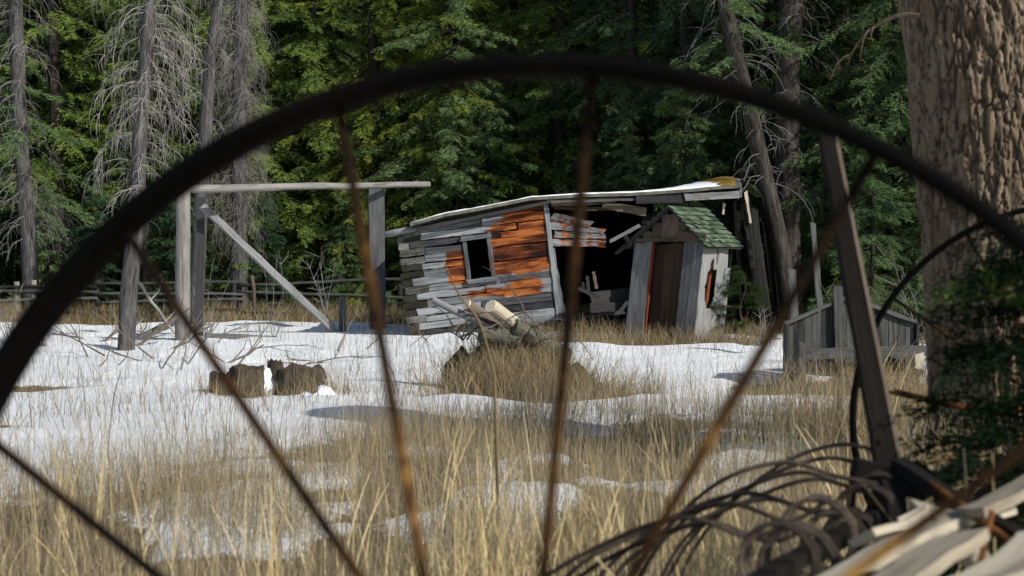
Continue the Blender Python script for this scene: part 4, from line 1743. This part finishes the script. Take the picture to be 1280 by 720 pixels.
# ------------------------------------------------------------------ grasses
def blades(base, h, w, lean, rg, segs=4, curve=1.0):
    N = len(base)
    az = rg.uniform(0, 2 * PI, N)
    ld = np.stack([np.cos(az), np.sin(az), np.zeros(N)], 1)
    fa = rg.uniform(-.9, .9, N)                     # width axis, roughly across the view
    wd = np.stack([np.cos(fa), np.sin(fa), np.zeros(N)], 1)
    pts = []
    for k in range(segs + 1):
        t = k / segs
        off = lean * (t * .35 + curve * t * t * .65)
        p = base + ld * (h * off)[:, None]
        p[:, 2] += h * t * (1 - .35 * lean * t)
        pts.append(p)
    quads = []
    for k in range(segs):
        wa = (w * (1 - .8 * k / segs) / 2)[:, None] * wd
        wb = (w * (1 - .8 * (k + 1) / segs) / 2)[:, None] * wd
        quads.append(np.stack([pts[k] - wa, pts[k] + wa, pts[k + 1] + wb, pts[k + 1] - wb], 1))
    Q = np.stack(quads, 1).reshape(-1, 3)
    tint = np.repeat(np.clip(rg.normal(.5, .24, N), 0, 1), segs * 4)
    return Q, tint


def scatter(n, x0, x1, y0, y1, rg, f, wedge=True):
    out = []
    while len(out) < n:
        y = rg.uniform(y0, y1)
        hw = .345 * y + .5
        x = rg.uniform(-hw, hw) if wedge else rg.uniform(x0, x1)
        if rg.random() < f(x, y):
            out.append((x, y, gz(x, y) - .02))
    return np.array(out)


rg = np.random.default_rng(8)


def near_dens(x, y):
    c = cover(x, y)
    d = .3 + .7 * sm(-.15, .3, nz(x * .8, y * .6, 21) + .6 * nz(x * 2.6, y * 2.0, 5))
    e = 1 - sm(10.4, 13.2, y - .8 * sm(-1, 1, x) + 3.4 * (1 - sm(-3.0, .3, x)) + 1.5 * nz(x * .8, y * .5, 41))
    return d * (1 - .3 * c) * (.06 + .94 * e)


b = scatter(36000, 0, 0, 4.0, 15.5, rg, near_dens)
N = len(b)
h = rg.uniform(.14, .42, N) * (.7 + .5 * rg.random(N))
Q, tn = blades(b, h, rg.uniform(.002, .004, N), rg.uniform(.03, .36, N), rg)
tag(npmesh('dry_grass', Q, 4, 'grass', tint=tn), 'dry brown meadow grass standing through the snow in the foreground', 'grass', kind='stuff')
# short thatch at the feet of the tall stalks
b = scatter(10000, 0, 0, 4.5, 14.5, rg, lambda x, y: near_dens(x, y) * .9)
N = len(b)
Q, tn = blades(b, rg.uniform(.08, .24, N), rg.uniform(.003, .006, N), rg.uniform(.5, 1.6, N), rg, 3)
tag(npmesh('thatch_grass', Q, 4, 'grass', tint=tn), 'matted dry grass lying low under the tall stalks', 'grass', kind='stuff')
# dark weed stalks on the open snow
b = scatter(4200, 0, 0, 9, 28.5, rg, lambda x, y: (.12 + .88 * sm(-.1, .3, nz(x * .9, y * .7, 31))) * (1 - .4 * sm(16, 24, y)))
N = len(b)
Q, tn = blades(b, rg.uniform(.08, .5, N), rg.uniform(.003, .006, N), rg.uniform(.05, .7, N), rg)
tag(npmesh('weed_stalks', Q, 4, 'stalk', tint=tn), 'thin brown weed stalks scattered over the open snow', 'grass', kind='stuff')
# golden strip before the forest
b = scatter(15000, 0, 0, 28.6, 34, rg, lambda x, y: (1 - sm(.8, 1.6, x)) * (.15 + .85 * sm(-.2, .2, nz(x * .7, y * .7, 2))))
N = len(b)
Q, tn = blades(b, rg.uniform(.15, .55, N), rg.uniform(.006, .012, N), rg.uniform(.1, 1.0, N), rg, 3)
tag(npmesh('golden_grass', Q, 4, 'gold', tint=tn), 'golden dry grass strip along the fence at the forest edge', 'grass', kind='stuff')
# tufts around buildings and heap
bl, hh = [], []
for cx, cy, sx, sy, n, h0, h1 in ((2.25, 22.0, .9, .3, 900, .15, .45), (1.2, 22.9, .8, .45, 900, .15, .5), (3.2, 22.6, .45, .4, 450, .15, .5), (0.05, 13.75, .6, .25, 1500, .2, .6), (.75, 13.8, .4, .25, 700, .15, .4),
                                  (3.1, 13.5, .9, .35, 900, .12, .45), (-4.1, 10.9, .45, .3, 900, .2, .5), (3.0, 12.0, .8, .8, 900, .2, .6), (-2.3, 13.5, .3, .15, 200, .1, .3), (-1.6, 13.5, .25, .15, 220, .1, .3), (2.1, 8.5, .5, .6, 600, .2, .6)):
    p = np.stack([rg.normal(cx, sx / 1.6, n), rg.normal(cy, sy / 1.6, n), np.zeros(n)], 1)
    for q in p:
        q[2] = gz(q[0], q[1]) - .02
    bl.append(p)
    hh.append(rg.uniform(h0, h1, n))
p = np.stack([rg.normal(hp.x + .05, .34, 1500), rg.normal(hp.y + .05, .2, 1500), np.zeros(1500)], 1)
for q in p:
    q[2] = hp.z + .46 * max(0, 1 - ((q[0] - hp.x) / .75) ** 2 - ((q[1] - hp.y - .2) / .5) ** 2) ** .6 - .05
bl.append(p)
hh.append(rg.uniform(.1, .34, 1500))
b, h = np.concatenate(bl), np.concatenate(hh)
N = len(b)
Q, tn = blades(b, h, rg.uniform(.004, .008, N), rg.uniform(.1, .9, N), rg)
tag(npmesh('tuft_grass', Q, 4, 'gold', tint=tn), 'tufts of dry grass around the outhouse, stump and low shed', 'grass', kind='stuff')
# broad pale straw in front
bl, hh = [], []
for px, Y, n, h0, h1 in ((620, 4.6, 60, .45, .62), (655, 4.9, 60, .4, .6), (700, 4.5, 60, .4, .62), (740, 5.2, 50, .5, .75), (560, 5.0, 40, .4, .6), (500, 4.8, 16, .4, .6), (400, 4.9, 14, .4, .6), (330, 5.2, 26, .5, .7),
                         (300, 5.8, 26, .6, .9), (240, 5.2, 16, .4, .6), (130, 5.2, 26, .5, .75), (60, 5.4, 12, .4, .6), (20, 6.0, 12, .4, .6), (820, 4.6, 50, .4, .7), (760, 4.3, 50, .35, .55), (900, 4.4, 60, .4, .7), (960, 4.6, 60, .4, .75), (1010, 4.9, 50, .5, .8),
                         (1050, 5.2, 40, .5, .8), (850, 5.5, 40, .5, .8), (880, 3.9, 60, .25, .45), (960, 3.9, 60, .25, .45), (1030, 4.0, 50, .3, .5), (450, 6.0, 30, .5, .8), (600, 6.5, 30, .5, .8), (100, 7, 30, .6, .9), (1100, 6, 40, .5, .8), (1080, 10.5, 30, .7, 1.1), (580, 4.1, 60, .3, .5), (640, 4.0, 60, .3, .5), (690, 4.2, 60, .3, .5), (1190, 2.95, 46, .55, .8), (1100, 3.0, 40, .5, .72), (1250, 3.3, 40, .6, .8)):
    x = (px - 640) / F * Y
    n = int(n * (1.7 if 540 < px < 1120 else .65))
    p = np.stack([rg.normal(x, .10, n), rg.normal(Y, .14, n), np.zeros(n)], 1)
    for q in p:
        q[2] = gz(q[0], q[1]) - .02
    bl.append(p)
    hh.append(rg.uniform(h0 * .35, h1 * .82, n) if px < 1170 else rg.uniform(h0 * .5, h1, n))
b, h = np.concatenate(bl), np.concatenate(hh)
N = len(b)
Q, tn = blades(b, h, rg.uniform(.005, .013, N), rg.uniform(.05, .5, N), rg, 6)
tag(npmesh('straw_grass', Q, 4, 'straw', tint=tn), 'broad pale straw blades nearest the camera at the bottom', 'grass', kind='stuff')
# one tall bent straw and a few single stems
for lab, pts, w in (('tall bent yellow straw curving in front of the cabin window', [(618, 470, 6.2), (600, 405, 6.15), (575, 370, 6.1), (558, 335, 6.0)], .012),
                    ('tall pale stem pair rising at the left of the meadow', [(135, 560, 8.0), (142, 500, 8.0), (152, 462, 8.0)], .010)):
    mb = MB()
    c = crom([P(*p) for p in pts], 6)
    g0 = V(c[0].x + .02, c[0].y, gz(c[0].x, c[0].y))
    c = [g0] + c
    mb.tube(c, [w * .5 * (1 - .6 * i / len(c)) for i in range(len(c))], 6)
    o = mb.build('straw_stem', 'dead_twig_pale' if 'pair' in lab else 'gold', smooth=True, origin=g0)
    tag(o, lab, 'stem')

# ------------------------------------------------------------------ light, sky, camera
EL, AZ = R(35), R(128)
wd = bpy.data.worlds.new('World')
sc.world = wd
wd.use_nodes = True
nt = wd.node_tree
nt.nodes.clear()
sky = nt.nodes.new('ShaderNodeTexSky')
sky.sky_type = 'NISHITA'
sky.sun_disc = False
sky.sun_elevation = EL
sky.sun_rotation = AZ
bg = nt.nodes.new('ShaderNodeBackground')
bg.inputs[1].default_value = .11
wo = nt.nodes.new('ShaderNodeOutputWorld')
nt.links.new(sky.outputs[0], bg.inputs[0])
nt.links.new(bg.outputs[0], wo.inputs[0])
sun = bpy.data.lights.new('sun', 'SUN')
sun.energy = 5.0
sun.angle = R(.5)
sun.color = (1, .95, .87)
so = bpy.data.objects.new('sun', sun)
COL.objects.link(so)
sd_ = V(math.sin(AZ) * math.cos(EL), math.cos(AZ) * math.cos(EL), math.sin(EL))
so.rotation_euler = sd_.to_track_quat('Z', 'Y').to_euler()
so.location = sd_ * 60

cam = bpy.data.cameras.new('camera')
cam.sensor_width = 36
cam.lens = 36 * F / 1280
cam.clip_start, cam.clip_end = .05, 1000
cam.dof.use_dof = True
cam.dof.focus_distance = 22.5
cam.dof.aperture_fstop = 4.8
cam.dof.aperture_blades = 7
co = bpy.data.objects.new('camera', cam)
COL.objects.link(co)
co.location = (0, 0, EYE)
co.rotation_euler = (PI / 2 - TILT, 0, 0)
sc.camera = co
sc.view_settings.view_transform = 'Standard'
sc.view_settings.look = 'None'
sc.view_settings.exposure = 0
sc.cycles.max_bounces = 6
sc.cycles.diffuse_bounces = 4
sc.cycles.use_denoising = True
